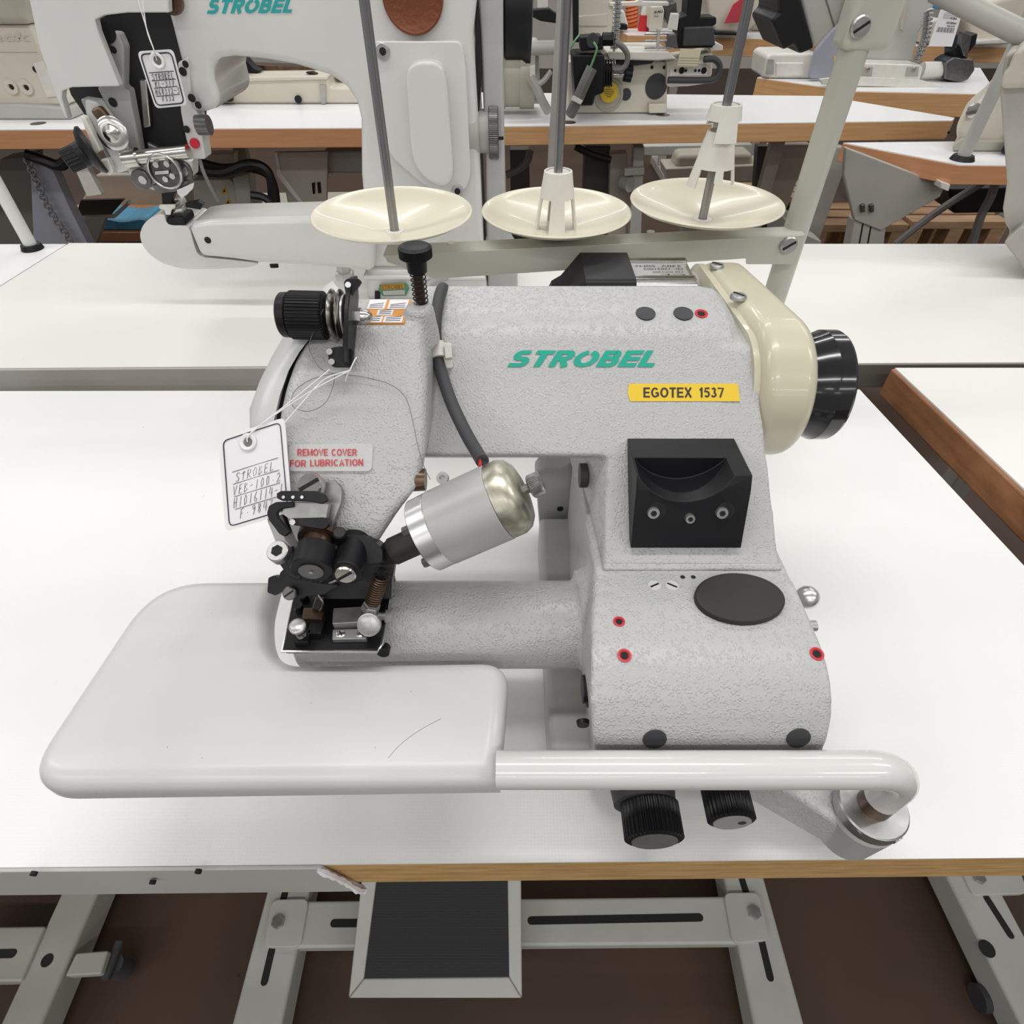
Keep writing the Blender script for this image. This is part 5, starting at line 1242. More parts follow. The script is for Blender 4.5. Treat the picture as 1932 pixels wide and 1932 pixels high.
# sewing machine seen under the arm
uy = 2.62
um = thing('sewing_machine', 'beige sewing machine bed seen through the gap under the tall machine arm', 'sewing machine', P(560, 195, z=0) + V(0, .08, 0))
slab('machine_bed', [(424, 150), (618, 147), (622, 165), (742, 168), (742, 204), (424, 204)], uy, .18, BEIGE, um, bevel=.008, floor=0.0)
slab('bed_ledge', [(424, 146), (618, 144), (618, 150), (424, 155)], uy - .012, .2, BEIGE, um, bevel=.003)
slab('lamp_bracket', [(602, 160), (614, 160), (614, 196), (606, 196)], uy - .01, .01, GREYP, um, bevel=.001)
slab('bed_rail', [(450, 143), (680, 139), (680, 146), (450, 149)], uy + .09, .05, GREYP, um, bevel=.002)
slab('dark_beam', [(470, 122), (700, 130), (700, 138), (480, 136)], uy + .12, .06, COPPER, um, bevel=.002)
slab('black_guide', [(436, 106), (462, 110), (478, 128), (490, 134), (484, 140), (462, 134), (446, 122)], uy + .06, .05, BLACKP, um, bevel=.003)
slab('machine_head', [(370, 90), (440, 104), (446, 150), (430, 195), (384, 195)], uy - .02, .14, GREYP, um, bevel=.01)
slab('belt_cover', [(400, 120), (414, 118), (426, 172), (424, 178), (414, 186), (402, 150)], uy - .06, .03, PALEW, um, bevel=.003)
disc('cover_vent', 407, 142, uy - .061, .02, .002, BLACKP, um)
slab('front_knob', [(416, 186), (438, 185), (438, 192), (416, 193)], uy - .03, .02, BLACKP, um, bevel=.003)
disc('front_knob', 563, 187, uy - .006, .012, .01, BLACKP, um)
slab('top_clamp', [(576, 137), (588, 136), (598, 141), (586, 142)], uy + .02, .03, BLACKP, um, bevel=.001)

# feed-off machine on the beech-edged table
EY = 2.46
fm = thing('sewing_machine', 'beige industrial sewing machine with black motor and yellow round label', 'sewing machine', P(1160, 211, z=0) + V(0, .1, 0))
slab('machine_body', [(1072, 116), (1190, 110), (1262, 117), (1259, 178), (1258, 213), (1072, 214)], EY, .14, BEIGE, fm, bevel=.005, floor=0.0)
slab('body_foot', [(1224, 196), (1257, 195), (1258, 214), (1224, 214)], EY - .03, .05, BEIGE, fm, bevel=.004, floor=0.0)
disc('body_plug', 1238, 163, EY - .001, .0365, .003, CHAR, fm); disc('body_plug', 1181, 178, EY - .001, .0175, .003, CHAR, fm)
disc('body_plug', 1230, 127, EY - .001, .005, .002, DARKGAP, fm); disc('body_plug', 1253, 127, EY - .001, .005, .002, DARKGAP, fm)
wd = disc('oil_window', 1149, 179, EY - .001, .050, .006, BEIGE2, fm, prof=[(.050, 0), (.048, .004), (.041, .004), (.040, .002)])
yl = disc('round_label', 1149, 174, EY - .009, .030, .002, YELLOW, wd)
for k, w_ in enumerate((6, 13, 20, 20, 14, 8)):
    slab('label_line', [(1149 - w_ / 2, 165 + k * 3.4), (1149 + w_ / 2, 165 + k * 3.4), (1149 + w_ / 2, 166 + k * 3.4), (1149 - w_ / 2, 166 + k * 3.4)], EY - .0118, .0006, INK, yl, bevel=0)
# motor and beige drum at the left
m0, m1 = P(930, 140, y=EY + .02), P(1008, 140, y=EY + .02)
obj('motor_drum', MB().lathe(m0, (1, 0, 0), [(.098, 0), (.098, .04), (.092, .042), (.092, .09), (.098, .092), (.098, (m1 - m0).length)], 40), BEIGE2, fm, smooth=30)
slab('drum_flange', [(1007, 84), (1016, 84), (1020, 196), (1003, 196)], EY - .05, .16, GREYP, fm, bevel=.002)
obj('guide_tube', MB().cyl(P(945, 92, y=EY - .09), P(1048, 90, y=EY - .09), .019), FRAME, fm)
slab('servo_motor', [(1080, 102), (1139, 101), (1143, 118), (1140, 176), (1122, 182), (1120, 200), (1086, 201)], EY - .12, .12, BLACKP, fm, bevel=.008, seg=3)
for k in range(4):
    slab('cooling_fin', [(1140 + k * 4.5, 120), (1142.5 + k * 4.5, 120), (1142 + k * 4.3, 164), (1139.5 + k * 4.3, 164)], EY - .12, .1, BLACKP, fm, bevel=.0005)
slab('terminal_box', [(1094, 70), (1136, 67), (1139, 94), (1096, 97)], EY - .13, .07, BLACKP, fm, bevel=.004)
c = P(1136, 74, y=EY - .10); obj('cable_gland', MB().cyl(c, c + V(.034, 0, 0), .017, n=8), BLACKP, fm)
disc('cable_port', 1118, 76, EY - .132, .019, .006, CHAR, fm)
cable('grey_lead', [(1152, 78, EY - .1), (1172, 86, EY - .1), (1184, 104, EY - .1), (1180, 124, EY - .1), (1166, 132, EY - .1), (1142, 128, EY - .1)], .0085, SMOKE, fm)
cable('lead_sleeve', [(1117, 128, EY - .15), (1103, 158, EY - .15), (1090, 188, EY - .14), (1076, 216, EY - .12)], .018, SMOKE, fm)
slab('sleeve_band', [(1082, 180), (1100, 190), (1095, 197), (1077, 188)], EY - .17, .004, PALEW, fm, bevel=0)
cable('earth_wire', [(1120, 80, EY - .14), (1126, 92, EY - .15), (1120, 112, EY - .15), (1113, 130, EY - .15)], .0035, mat('green_wire', (.12, .3, .12), .5), fm)
cable('earth_wire', [(1093, 66, EY - .1), (1084, 78, EY - .12), (1076, 92, EY - .12)], .003, mat('green_wire', (.12, .3, .12), .5), fm)
obj('spring', MB().spring(P(1140, 121, y=EY - .1), P(1160, 120, y=EY - .1), .012, .0018, 4), STEEL, fm)
obj('knob_rod', MB().cyl(P(1158, 142, y=EY - .05), P(1180, 142, y=EY - .05), .006), STEEL, fm)
obj('star_knob', MB().ridged(P(1178, 138, y=EY - .05), P(1192, 140, y=EY - .05), .024, .004, 7), BLACKP, fm)
slab('plate_rail', [(1150, 115), (1236, 113), (1230, 120), (1200, 124), (1160, 122)], EY - .02, .08, CHAR, fm, bevel=.002)
slab('bed_plate', [(1143, 99), (1150, 96), (1262, 96), (1278, 112), (1240, 115), (1150, 113)], EY - .07, .2, PALEW, fm, bevel=.006)
slab('machine_column', [(1090, -60), (1152, -60), (1158, 40), (1146, 104), (1092, 70)], EY + .06, .14, BEIGE, fm, bevel=.01)
slab('column_panel', [(1092, 30), (1147, 24), (1147, 50), (1092, 50)], EY + .055, .02, BEIGE, fm, bevel=.004)
slab('column_hook', [(1003, 18), (1036, 16), (1050, 26), (1056, 12), (1064, 14), (1060, 40), (1048, 44), (1020, 40), (1004, 32)], EY - .1, .04, BLACKP, fm, bevel=.003)
slab('machine_column', [(1014, -50), (1034, -50), (1034, 16), (1014, 17)], EY - .08, .03, PALEW, fm, bevel=.004)
obj('stand_rod', MB().cyl(P(1036, 372, y=EY - .26), P(1062, -40, y=EY - .26), .0125), GREYP, fm)
cable('hose', [(1000, 146, EY - .1), (1012, 165, EY - .1), (1022, 188, EY - .1), (1034, 210, EY - .08)], .014, GREYP, fm)
cable('hose', [(1040, 134, EY - .1), (1026, 152, EY - .1), (1014, 160, EY - .1)], .008, GREYP, fm)
slab('lower_arm', [(1000, 126), (1010, 124), (1010, 162), (1000, 160)], EY - .1, .03, PALEW, fm, bevel=.002)
slab('black_column', [(1080, -40), (1092, -40), (1092, 80), (1082, 80)], EY - .02, .03, BLACKP, fm, bevel=.002)
slab('lever_beam', [(1150, 5), (1200, 3), (1208, -2), (1214, 3), (1262, 4), (1262, 11), (1150, 12)], EY + .05, .03, PALEW, fm, bevel=.002)
# black needle head, paper flag and cylinder bed at the right
slab('needle_head', [(1270, 92), (1278, 78), (1280, 34), (1296, 28), (1300, -40), (1348, -40), (1326, -5), (1322, 32), (1352, 32), (1352, 46), (1344, 50), (1346, 90)], EY - .05, .09, BLACKP, fm, bevel=.004)
slab('needle_head_cover', [(1292, 52), (1346, 50), (1350, 86), (1288, 88)], EY - .07, .03, CHAR, fm, bevel=.004)
slab('cloth_guide', [(1238, 92), (1240, 56), (1246, 54), (1244, 94)], EY - .07, .01, STEEL, fm, bevel=.001)
for yy in (64, 77, 90):
    obj('guide_pin', MB().cyl(P(1216, yy, y=EY - .06), P(1272, yy - 1, y=EY - .06), .0035), STEEL, fm)
slab('thread_plate', [(1262, 55), (1268, 26), (1282, 26), (1278, 58)], EY - .06, .03, PALEW, fm, bevel=.002)
slab('presser_foot', [(1256, 86), (1262, 66), (1276, 64), (1280, 92)], EY - .07, .03, GUN, fm, bevel=.002)
slab('side_table', [(1340, 75), (1364, 86), (1364, 95), (1340, 96)], EY - .04, .15, PALEW, fm, bevel=.002)
slab('cylinder_bed', [(1258, 112), (1346, 98), (1344, 140), (1336, 158), (1300, 163), (1258, 165)], EY - .03, .12, BEIGE, fm, bevel=.008)
slab('bed_panel', [(1264, 122), (1334, 120), (1334, 142), (1264, 144)], EY - .036, .008, PALEW, fm, bevel=.002)
for px, r in ((1286, .009), (1328, .009), (1274, .004), (1294, .004), (1312, .004), (1319, .004)):
    disc('panel_plug', px, 133, EY - .037, r, .002, DARKGAP, fm)
cable('bed_hose', [(1260, 151, EY - .06), (1336, 151, EY - .06), (1354, 142, EY - .06), (1358, 124, EY - .06), (1348, 112, EY - .06), (1328, 112, EY - .06)], .0095, CHAR, fm)
slab('paper_flag', [(1284, 92), (1323, 94), (1316, 127), (1277, 126)], EY - .076, .004, mat('yellowed_paper', (.66, .62, .44), .8), fm, bevel=.0008, label='stained yellowish paper pad')
for k in range(4):
    slab('paper_fold', [(1280 - k, 108 + 5 * k), (1320 - k, 109 + 5 * k), (1320 - k, 110 + 5 * k), (1280 - k, 109 + 5 * k)], EY - .0775, .001, BEIGE2, fm, bevel=0)

# ================================================================ far tables and machines
Gz = 0
tG = worktable('sewing_table', 'small white beech-edged table end behind the yellow-labelled machine', [P(1184, 66, z=0), P(1340, 68, z=0), P(1340, 52, z=0), P(1160, 54, z=0)], 0, .085, BEECH, LAMW, [(1.05, 4.7)])
tG2 = worktable('sewing_table', 'white beech-edged table carrying the machine with the red cloth strap', [P(1344, 70, z=0), P(1490, 75, z=0), P(1560, 60, z=0), P(1344, 62, z=0)], 0, .085, BEECH, LAMW, [(1.6, 4.5)])
rj = thing('sewing_machine', 'small white machine head with printed maker name on the far table end', 'sewing machine', P(1240, 56, z=0))
slab('machine_head', [(1225, 56), (1228, 12), (1250, 10), (1254, 20), (1250, 57)], 4.6, .12, BEIGE, rj, bevel=.01, floor=0.0)
text('maker_lettering', 'JUKI', P(1234, 26, y=4.598), P(1250, 25, y=4.598), P(1234, 20.5, y=4.598), INK, rj, bold=.03)
text('maker_lettering', '1850', P(1234, 32, y=4.598), P(1242, 31.5, y=4.598), P(1234, 29.5, y=4.598), INK, rj)
slab('machine_arm', [(1250, 8), (1276, 2), (1280, 40), (1262, 52), (1254, 30)], 4.62, .12, GUN, rj, bevel=.01)
wm = thing('sewing_machine', 'white machine body behind the broken cone with a red cloth strap over it', 'sewing machine', P(1400, 66, z=0))
slab('machine_body', [(1330, -40), (1450, -40), (1448, 30), (1410, 64), (1350, 62), (1336, 30)], 4.35, .3, BEIGE, wm, bevel=.02, floor=0.0)
slab('machine_foot', [(1346, 60), (1392, 62), (1390, 67), (1348, 66)], 4.3, .2, BLACKP, wm, bevel=.004, floor=0.0)
rc = obj('red_strap', MB().ext(PL([(1384, 8), (1404, -6), (1420, 0), (1398, 42), (1367, 44)], y=4.28), V(0, .012, 0)), PINKRED, None, bevel=.002); tag(rc, 'red cloth strap hanging over the far white machine body', 'strap')
gm2 = thing('sewing_machine', 'small greyish machine between the broken cone and the lamp box', 'sewing machine', P(1450, 66, z=0))
slab('machine_body', [(1418, 60), (1428, 22), (1462, 18), (1470, 58)], 4.72, .15, BEIGE2, gm2, bevel=.01, floor=0.0)
slab('needle_bar', [(1438, 50), (1442, 30), (1450, 30), (1450, 52)], 4.70, .05, GUN, gm2, bevel=.004)
hs = obj('air_hose', MB().spring(P(1192, 57, y=5.15), P(1193, -30, y=5.15), .030, .014, 12, 12), mat('orange_hose', (.72, .16, .04), .35)); tag(hs, 'coiled orange air hose hanging behind the far table', 'hose')
rb_ = thing('spray_can', 'red and white can standing on the far table beside the coiled orange hose', 'can', P(1214, 60, y=4.75))
q = P(1214, 55, y=4.75); q.z = 0.0
obj('can_body', MB().cyl(q, V(q.x, q.y, P(1214, 28, y=4.75).z), .035, n=24), RED, rb_)
obj('can_top', MB().cyl(V(q.x, q.y, P(1214, 28, y=4.75).z), V(q.x, q.y, P(1214, 8, y=4.75).z), .028, .022, 24), PALEW, rb_)
fm3 = thing('sewing_machine', 'white machine front half hidden behind the hanging chain', 'sewing machine', P(1172, 56, z=0))
slab('machine_head', [(1152, 54), (1160, 10), (1178, 20), (1186, 48), (1182, 56)], 4.7, .15, PALEW, fm3, bevel=.02, floor=0.0)
slab('machine_motor', [(1166, 56), (1170, 44), (1184, 46), (1184, 57)], 4.66, .05, BLACKP, fm3, bevel=.006, floor=0.0)

def chain(name, pts, r, n, label):
    path = smooth_path(pts, 12); L = sum((b - a).length for a, b in zip(path, path[1:])); mb = MB(); acc = 0; step = L / n; k = 0; nxt = 0
    for a, b in zip(path, path[1:]):
        d = b - a; l = d.length
        while nxt <= acc + l:
            p = a + d * ((nxt - acc) / l); u, w_ = frame(d); s_ = u if k % 2 else w_; dn = d.normalized()
            mb.tube([p + dn * (step * .62 * math.cos(t)) + s_ * (r * 1.6 * math.sin(t)) for t in [i * math.pi / 5 for i in range(11)]], r * .42, 5); nxt += step; k += 1
        acc += l
    o = obj(name, mb, ZINC); tag(o, label, 'chain'); return o
chain('hanging_chain', [P(1166, 0, y=2.36), P(1163, 50, y=2.36), P(1158, 97, y=2.36)], .007, 24, 'thin dark chain hanging beside the beige machine column')

# right: table with the long white machine base, tag and chain
Hz = 0
tH = worktable('sewing_table', 'white beech-edged table behind the lamp box, under the machine with the barcode tag', [P(1428, 146, z=0), P(1612, 172, z=0), P(1882, 178, z=0), P(1850, 128, z=0), P(1520, 120, z=0)], 0, .078, BEECH, LAMW, [(1.75, 3.2), (2.5, 3.2)])
HY = 3.02
hm = thing('sewing_machine', 'white cylinder arm machine with a hanging barcode tag, right of the lamp box', 'sewing machine', P(1640, 150, z=0) + V(0, .15, 0))
slab('machine_base', [(1440, 148), (1446, 106), (1456, 101), (1540, 100), (1552, 110), (1552, 150)], HY + .1, .2, PALEW, hm, bevel=.012, seg=3, floor=0.0)
slab('base_panel', [(1464, 118), (1516, 118), (1520, 144), (1464, 144)], HY + .095, .02, PALEW, hm, bevel=.005)
for k in range(7):
    slab('vent_slit', [(1444 + 2.4 * k, 140), (1446 + 2.4 * k, 140), (1451 + 1.6 * k, 112), (1449 + 1.6 * k, 112)], HY + .098, .004, GREYP, hm, bevel=0)
slab('upright_plate', [(1528, 148), (1540, 96), (1586, 40), (1594, 60), (1590, 150)], HY + .04, .03, BLUEGREY, hm, bevel=.003)
wl = slab('warning_label', [(1574, 106), (1586, 106), (1586, 121), (1573, 121)], HY + .038, .002, YELLOW, hm, bevel=0)
slab('warning_mark', [(1577, 117), (1582, 117), (1580, 109)], HY + .0365, .001, INK, wl, bevel=0)
slab('machine_body', [(1594, -40), (1778, -40), (1758, 26), (1735, 60), (1722, 118), (1600, 112), (1594, 60)], HY + .10, .22, FRAME, hm, bevel=.012, seg=3)
slab('body_flap', [(1700, -20), (1712, -20), (1712, 16), (1704, 58), (1698, 56)], HY + .096, .01, BEIGE2, hm, bevel=.002)
slab('bed_block', [(1602, 148), (1606, 118), (1738, 122), (1742, 128), (1736, 152)], HY - .0, .15, PALEW, hm, bevel=.006, floor=0.0)
for px in (1635, 1722):
    slab('hinge_plate', [(px - 10, 126), (px + 12, 126), (px + 10, 144), (px - 14, 144)], HY - .004, .01, GREYP, hm, bevel=.001)
    disc('hinge_screw', px + 2, 131, HY - .005, .008, .004, STEEL, hm)
c0_, c1_ = P(1738, 133, y=HY + .06), P(1800, 130, y=HY + .06)
obj('cylinder_arm', MB().cyl(c0_, c1_, .030, .026), PALEW, hm)
slab('hook_unit', [(1782, 150), (1784, 118), (1800, 108), (1838, 112), (1840, 132), (1826, 152), (1806, 160)], HY + .02, .1, GUN, hm, bevel=.006)
slab('needle_unit', [(1798, 118), (1800, 92), (1822, 70), (1846, 62), (1842, 84), (1828, 100), (1824, 118)], HY + .04, .08, BURN, hm, bevel=.006)
slab('needle_arm', [(1812, 84), (1816, 60), (1834, 66), (1826, 108), (1818, 106)], HY + .02, .03, GUN, hm, bevel=.003)
slab('work_sheet', [(1548, 150), (1600, 144), (1742, 152), (1780, 164), (1776, 176), (1690, 176), (1552, 160)], HY - .08, .02, PALEW, hm, bevel=.002)
chain('hanging_chain', [P(1752, 22, y=HY + .02), P(1746, 70, y=HY + .02), P(1730, 112, y=HY + .02)], .010, 22, 'steel chain hanging at the right of the white machine body')
btg = thing('barcode_tag', 'white card tag with barcode hanging beside the chain', 'tag', P(1783, 88, y=HY - .02))
BY_ = HY - .01
bt_ = PL([(1752, 87), (1796, 88), (1816, 23), (1775, 18)], y=BY_)
obj('card', MB().ext(bt_, V(0, .003, 0)), PAPER, btg)
def BK(u, v): return (bt_[0] * (1 - u) + bt_[1] * u) * (1 - v) + (bt_[3] * (1 - u) + bt_[2] * u) * v + V(0, -.001, 0)
mb = MB()
for k in range(17):
    a = .12 + .76 * k / 17; wv = .012 + .014 * ((k * 5) % 3) / 2
    mb.add([BK(a, .40), BK(a + wv, .40), BK(a + wv, .54), BK(a, .54)], [[0, 1, 2, 3]])
obj('barcode', mb, INK, btg)
text('tag_lettering', '18738964', BK(.42, .64), BK(.88, .64), BK(.42, .70), INK, btg, bold=.02)
text('tag_lettering', '$ JH', BK(.55, .76), BK(.82, .76), BK(.55, .83), INK, btg, bold=.03)
text('tag_lettering', '2014-07', BK(.5, .56), BK(.85, .56), BK(.5, .61), INK, btg, bold=.02)
mb = MB()
for k in range(5):
    mb.add([BK(.2, .92 - .035 * k), BK(.85 - .08 * (k % 2), .92 - .035 * k), BK(.85 - .08 * (k % 2), .928 - .035 * k), BK(.2, .928 - .035 * k)], [[0, 1, 2, 3]])
obj('printed_line', mb, SMOKE, btg)
bb = obj('plastic_cover', MB().ext(round_poly(PL([(1668, -60), (1850, -60), (1838, 20), (1790, 19), (1720, 14), (1668, 8)], y=HY + .30), .02), V(0, .2, 0)), mat('turquoise_film', (.03, .25, .36), .3, coat=.4, bump=('noise', 30, .5, .01)), hm, bevel=.01, label='turquoise plastic film over the machine top')
# far right
tJ = worktable('sewing_table', 'far beech-edged table behind the barcode tag', [P(1725, 86, z=0), P(1935, 89, z=0), P(2010, 70, z=0), P(1700, 68, z=0)], 0, .07, BEECH, LAMW, [(3.0, 4.4)])
jm2 = thing('sewing_machine', 'cream machine with rounded cover on the far right table, behind the diagonal rod', 'sewing machine', P(1850, 80, z=0))
slab('machine_cover', [(1812, 30), (1840, 26), (1864, 0), (1950, -20), (1950, 60), (1900, 80), (1828, 82)], 4.0, .25, BEIGE, jm2, bevel=.03, seg=4, floor=0.0)
slab('machine_base', [(1838, 76), (1910, 70), (1910, 84), (1838, 86)], 3.95, .2, PALEW, jm2, bevel=.01, floor=0.0)
slab('machine_front', [(1740, 84), (1758, 34), (1800, 40), (1806, 82)], 4.1, .2, BEIGE, jm2, bevel=.02, floor=0.0)

# near right table with post and panel leg
Ia, Ib, Ic, Id = P(1590, 269, z=0), P(1810, 311, z=0), V(2.2, P(1915, 317, z=0).y, 0), V(2.2, P(1590, 269, z=0).y + .05, 0)
tI = worktable('sewing_table', 'white reddish beech-edged table at the right with a thin cream post', [Ib, Ic, Id, Ia], 0, .05, BEECHR, LAMW, [(2.0, 2.0)])
slab('panel_leg', [(1596, 278), (1785, 350), (1774, 372), (1662, 436), (1612, 416), (1592, 330)], Ib.y + .06, .02, BAR, tI, bevel=.004)
slab('leg_rail', [(1612, 415), (1672, 430), (1640, 700), (1560, 700)], Ib.y + .065, .05, BAR, tI, bevel=.004, floor=True)
for px in (1632, 1648):
    slab('rail_slot', [(px - 14, 470), (px - 11, 470), (px - 2, 420), (px - 5, 420)], Ib.y + .0645, .002, DARKGAP, tI, bevel=0)
for px in (1629, 1646):
    slab('leg_bolt', [(px - 5, 387), (px + 4, 385), (px + 4, 400), (px - 4, 402)], Ib.y + .05, .012, GUN, tI, bevel=.003)
slab('edge_switch', [(1776, 343), (1794, 348), (1790, 362), (1774, 356)], Ib.y + .0, .04, PALEW, tI, bevel=.003)
pp = P(1815, 301, z=0.0006)
sp2 = thing('thread_stand_post', 'cream post with black foot ring on the right beech-edged table', 'post', pp)
obj('post', MB().cyl(V(pp.x, pp.y, .0006), V(pp.x, pp.y, 1.0), .017), FRAME, sp2)
obj('foot_ring', MB().cyl(V(pp.x, pp.y, .0006), V(pp.x, pp.y, .012), .032, .026), BLACKP, sp2)
im = thing('sewing_machine', 'beige rounded machine cover on the right table, beside the brownish grey column', 'sewing machine', P(1870, 280, z=0))
iy = P(1850, 283, z=0).y
slab('machine_cover', [(1800, 250), (1812, 218), (1846, 190), (1880, 150), (1960, 130), (1960, 230), (1896, 262), (1870, 286), (1812, 284)], iy, .2, BEIGE, im, bevel=.03, seg=4, skew=1, smooth=60)
slab('machine_base', [(1796, 276), (1812, 262), (1960, 268), (1960, 290), (1796, 288)], iy - .02, .25, BEIGE2, im, bevel=.006, skew=1)
disc('cover_emblem', 1836, 208, iy - .004, .018, .004, STEEL, im)
slab('motor_side', [(1886, 290), (1902, 262), (1960, 240), (1960, 290)], iy - .06, .05, BLACKP, im, bevel=.006, skew=1)

# ================================================================ things under the aisle tables
slab('stand_upright', [(0, 300), (58, 292), (80, 462), (110, 700), (-10, 700)], 2.42, .08, mat('dark_taupe_steel', (.13, .12, .105), .5), None, .004, cat='stand', label='dark taupe steel leg under the reddish beech-edged table, far left', floor=True)
slab('stand_upright', [(56, 300), (100, 322), (130, 390), (170, 470), (240, 700), (70, 700), (62, 440)], 2.36, .05, BLUEGREY, None, .004, cat='stand', label='blue grey steel upright with a chain in front of it', floor=True)
chain('pull_chain', [P(53, 304, y=2.33), P(72, 350, y=2.33), P(96, 400, y=2.33), P(140, 470, y=2.33), P(160, 560, y=2.33)], .008, 34, 'dark pull chain hanging in front of the blue grey upright')
slab('drop_panel', [(130, 294), (152, 294), (192, 368), (164, 372)], 2.30, .03, PALEW, None, .003, cat='panel', label='narrow white panel hanging below the reddish beech edge')
cable('cable_bundle', [(50, 292, 2.33), (80, 302, 2.33), (112, 312, 2.33), (127, 300, 2.33)], .018, BLK, None, 'black cable bundle hanging under the left beech-edged table', 'cable')
tr = thing('foot_pedal', 'black tilted treadle with a light frame far under the left tables', 'pedal', P(190, 420, y=2.9))
slab('pedal_frame', [(140, 409), (210, 407), (236, 384), (240, 378), (242, 388), (216, 412), (142, 416)], 2.9, .03, FRAME, tr, bevel=.003)
slab('pedal_mat', [(142, 408), (152, 378), (234, 376), (208, 406)], 2.92, .02, mat('dark_olive_rubber', (.045, .04, .03), .7), tr, bevel=.002)
slab('pedal_support', [(160, 410), (200, 410), (190, 600), (170, 600)], 2.885, .03, BAR, tr, bevel=.002, floor=True)
def bag(name, pts, y, d, label):
    o = slab(name, pts, y, d, BLUE, None, .02, seg=3, rr=.03, cat='bag', label=label, smooth=70, floor=zsh); return o
zsh = P(200, 439, y=2.95).z + .001
sh = slab('storage_shelf', [(40, 439), (300, 439), (300, 456), (40, 456)], 2.95, .4, BEECHR, None, .003, cat='shelf', label='brown wooden shelf board low under the left tables')
bag('plastic_bag', [(156, 420), (190, 412), (230, 420), (275, 412), (275, 438), (170, 440)], 2.98, .2, 'crumpled blue plastic bag on the low shelf, right of the chain')
bag('plastic_bag', [(62, 432), (104, 428), (112, 439), (62, 441)], 2.98, .15, 'blue plastic bag on the low shelf, left of the blue grey upright')
slab('shelf_support', [(50, 452), (80, 452), (80, 700), (50, 700)], 3.0, .3, BAR, None, .003, cat='support', label='grey support under the low wooden shelf', floor=True)
cb_ = thing('control_box', 'grey motor control box with two yellow warning triangles', 'control box', P(420, 420, y=2.6))
slab('box_body', [(362, 340), (436, 338), (442, 350), (476, 396), (480, 440), (370, 440)], 2.55, .12, BAR, cb_, bevel=.006)
slab('box_side', [(438, 336), (470, 326), (474, 396), (448, 392)], 2.54, .08, GREYP, cb_, bevel=.004)
for px, py in ((423, 356), (430, 378)):
    w_ = slab('warning_label', [(px - 7, py + 10), (px + 8, py + 9), (px, py - 6)], 2.548, .002, mat('amber_label', (.55, .33, .02), .5), cb_, bevel=0)
    slab('warning_mark', [(px - 3, py + 7), (px + 3, py + 6), (px, py)], 2.5465, .001, INK, w_, bevel=0)
slab('box_hanger', [(360, 292), (440, 290), (440, 338), (362, 340)], 2.62, .06, BEIGE2, cb_, bevel=.004)
for k, pts in enumerate(([(372, 305, 2.5), (420, 318, 2.48), (470, 316, 2.48), (506, 330, 2.48), (518, 360, 2.48), (522, 400, 2.48)], [(366, 320, 2.42), (420, 326, 2.40), (468, 310, 2.40), (500, 318, 2.40), (512, 345, 2.40), (514, 396, 2.40)], [(474, 368, 2.36), (496, 372, 2.36), (512, 384, 2.36), (524, 404, 2.36)])):
    cable('black_cable', pts, .017 - .003 * (k == 2), BLK, None, ('upper thick black cable looping over the warning box', 'lower thick black cable looping over the warning box', 'short black cable right of the warning box')[k], 'cable')
pl2 = thing('table_side_panel', 'beige side panel with a bolted hinge under the reddish beech edge', 'panel', P(570, 420, y=2.5))
slab('panel', [(518, 288), (618, 286), (616, 400), (590, 470), (560, 470), (536, 350), (526, 332)], 2.46, .02, BEIGE2, pl2, bevel=.003)
slab('panel_flange', [(518, 288), (523, 288), (529, 326), (586, 400), (580, 402), (522, 332)], 2.45, .02, PALEW, pl2, bevel=.001)
slab('hinge', [(588, 346), (594, 344), (594, 366), (590, 366)], 2.455, .01, BURN, pl2, bevel=.001); slab('hinge', [(598, 344), (604, 344), (606, 364), (600, 365)], 2.455, .01, BURN, pl2, bevel=.001)
slab('motor_box', [(606, 286), (700, 284), (700, 328), (620, 328)], 2.5, .2, BAR, None, .012, seg=3, cat='motor box', label='rounded grey motor box under the reddish beech edge, left of the white column')
lb_ = slab('light_bulb_holder', [(614, 326), (624, 322), (626, 334), (616, 338)], 2.52, .03, PALEW, None, .006, cat='lamp holder', label='small white lamp holder below the grey motor box')
slab('floor_cabinet', [(360, 400), (700, 396), (700, 600), (360, 600)], 3.2, .3, BEIGE2, None, .01, cat='cabinet', label='low beige cabinet beyond the beige side panel', floor=True)
slab('floor_cabinet', [(180, 330), (360, 326), (360, 600), (180, 600)], 3.35, .3, BEIGE2, None, .01, cat='cabinet', label='low beige cabinet beyond the pull chain', floor=True)
# centre
slab('stand_upright', [(962, 282), (998, 282), (1002, 600), (966, 600)], 2.9, .06, mat('brown_black_steel', (.05, .042, .036), .5), None, .003, cat='stand', label='dark upright just right of the grey side guard', floor=True)
slab('stand_upright', [(1104, 276), (1152, 276), (1140, 600), (1092, 600)], 2.62, .08, mat('dark_slate_steel', (.065, .068, .066), .45), None, .004, cat='stand', label='dark slate leg column under the beech edge, right of the middle spool pin', floor=True)
slab('stand_upright', [(1152, 290), (1184, 288), (1178, 600), (1142, 600)], 2.54, .05, BEIGE2, None, .004, cat='stand', label='beige leg column beside the dark slate column', floor=True)
pst = thing('table_stand', 'pale grey table leg with cross lug and round knob, between the middle and right dishes', 'stand', V(P(1200, 400, y=2.46).x, 2.46, -T))
slab('stand_upright', [(1196, 278), (1216, 278), (1204, 600), (1180, 600)], 2.46, .05, FRAME, pst, .004, floor=True)
slab('leg_lug', [(1178, 318), (1216, 316), (1216, 330), (1178, 333)], 2.44, .02, FRAME, pst, .003)
c = P(1178, 344, y=2.48); obj('leg_knob', MB().cyl(c, c + V(.02, -.03, 0), .03, .026), GREYP, pst)
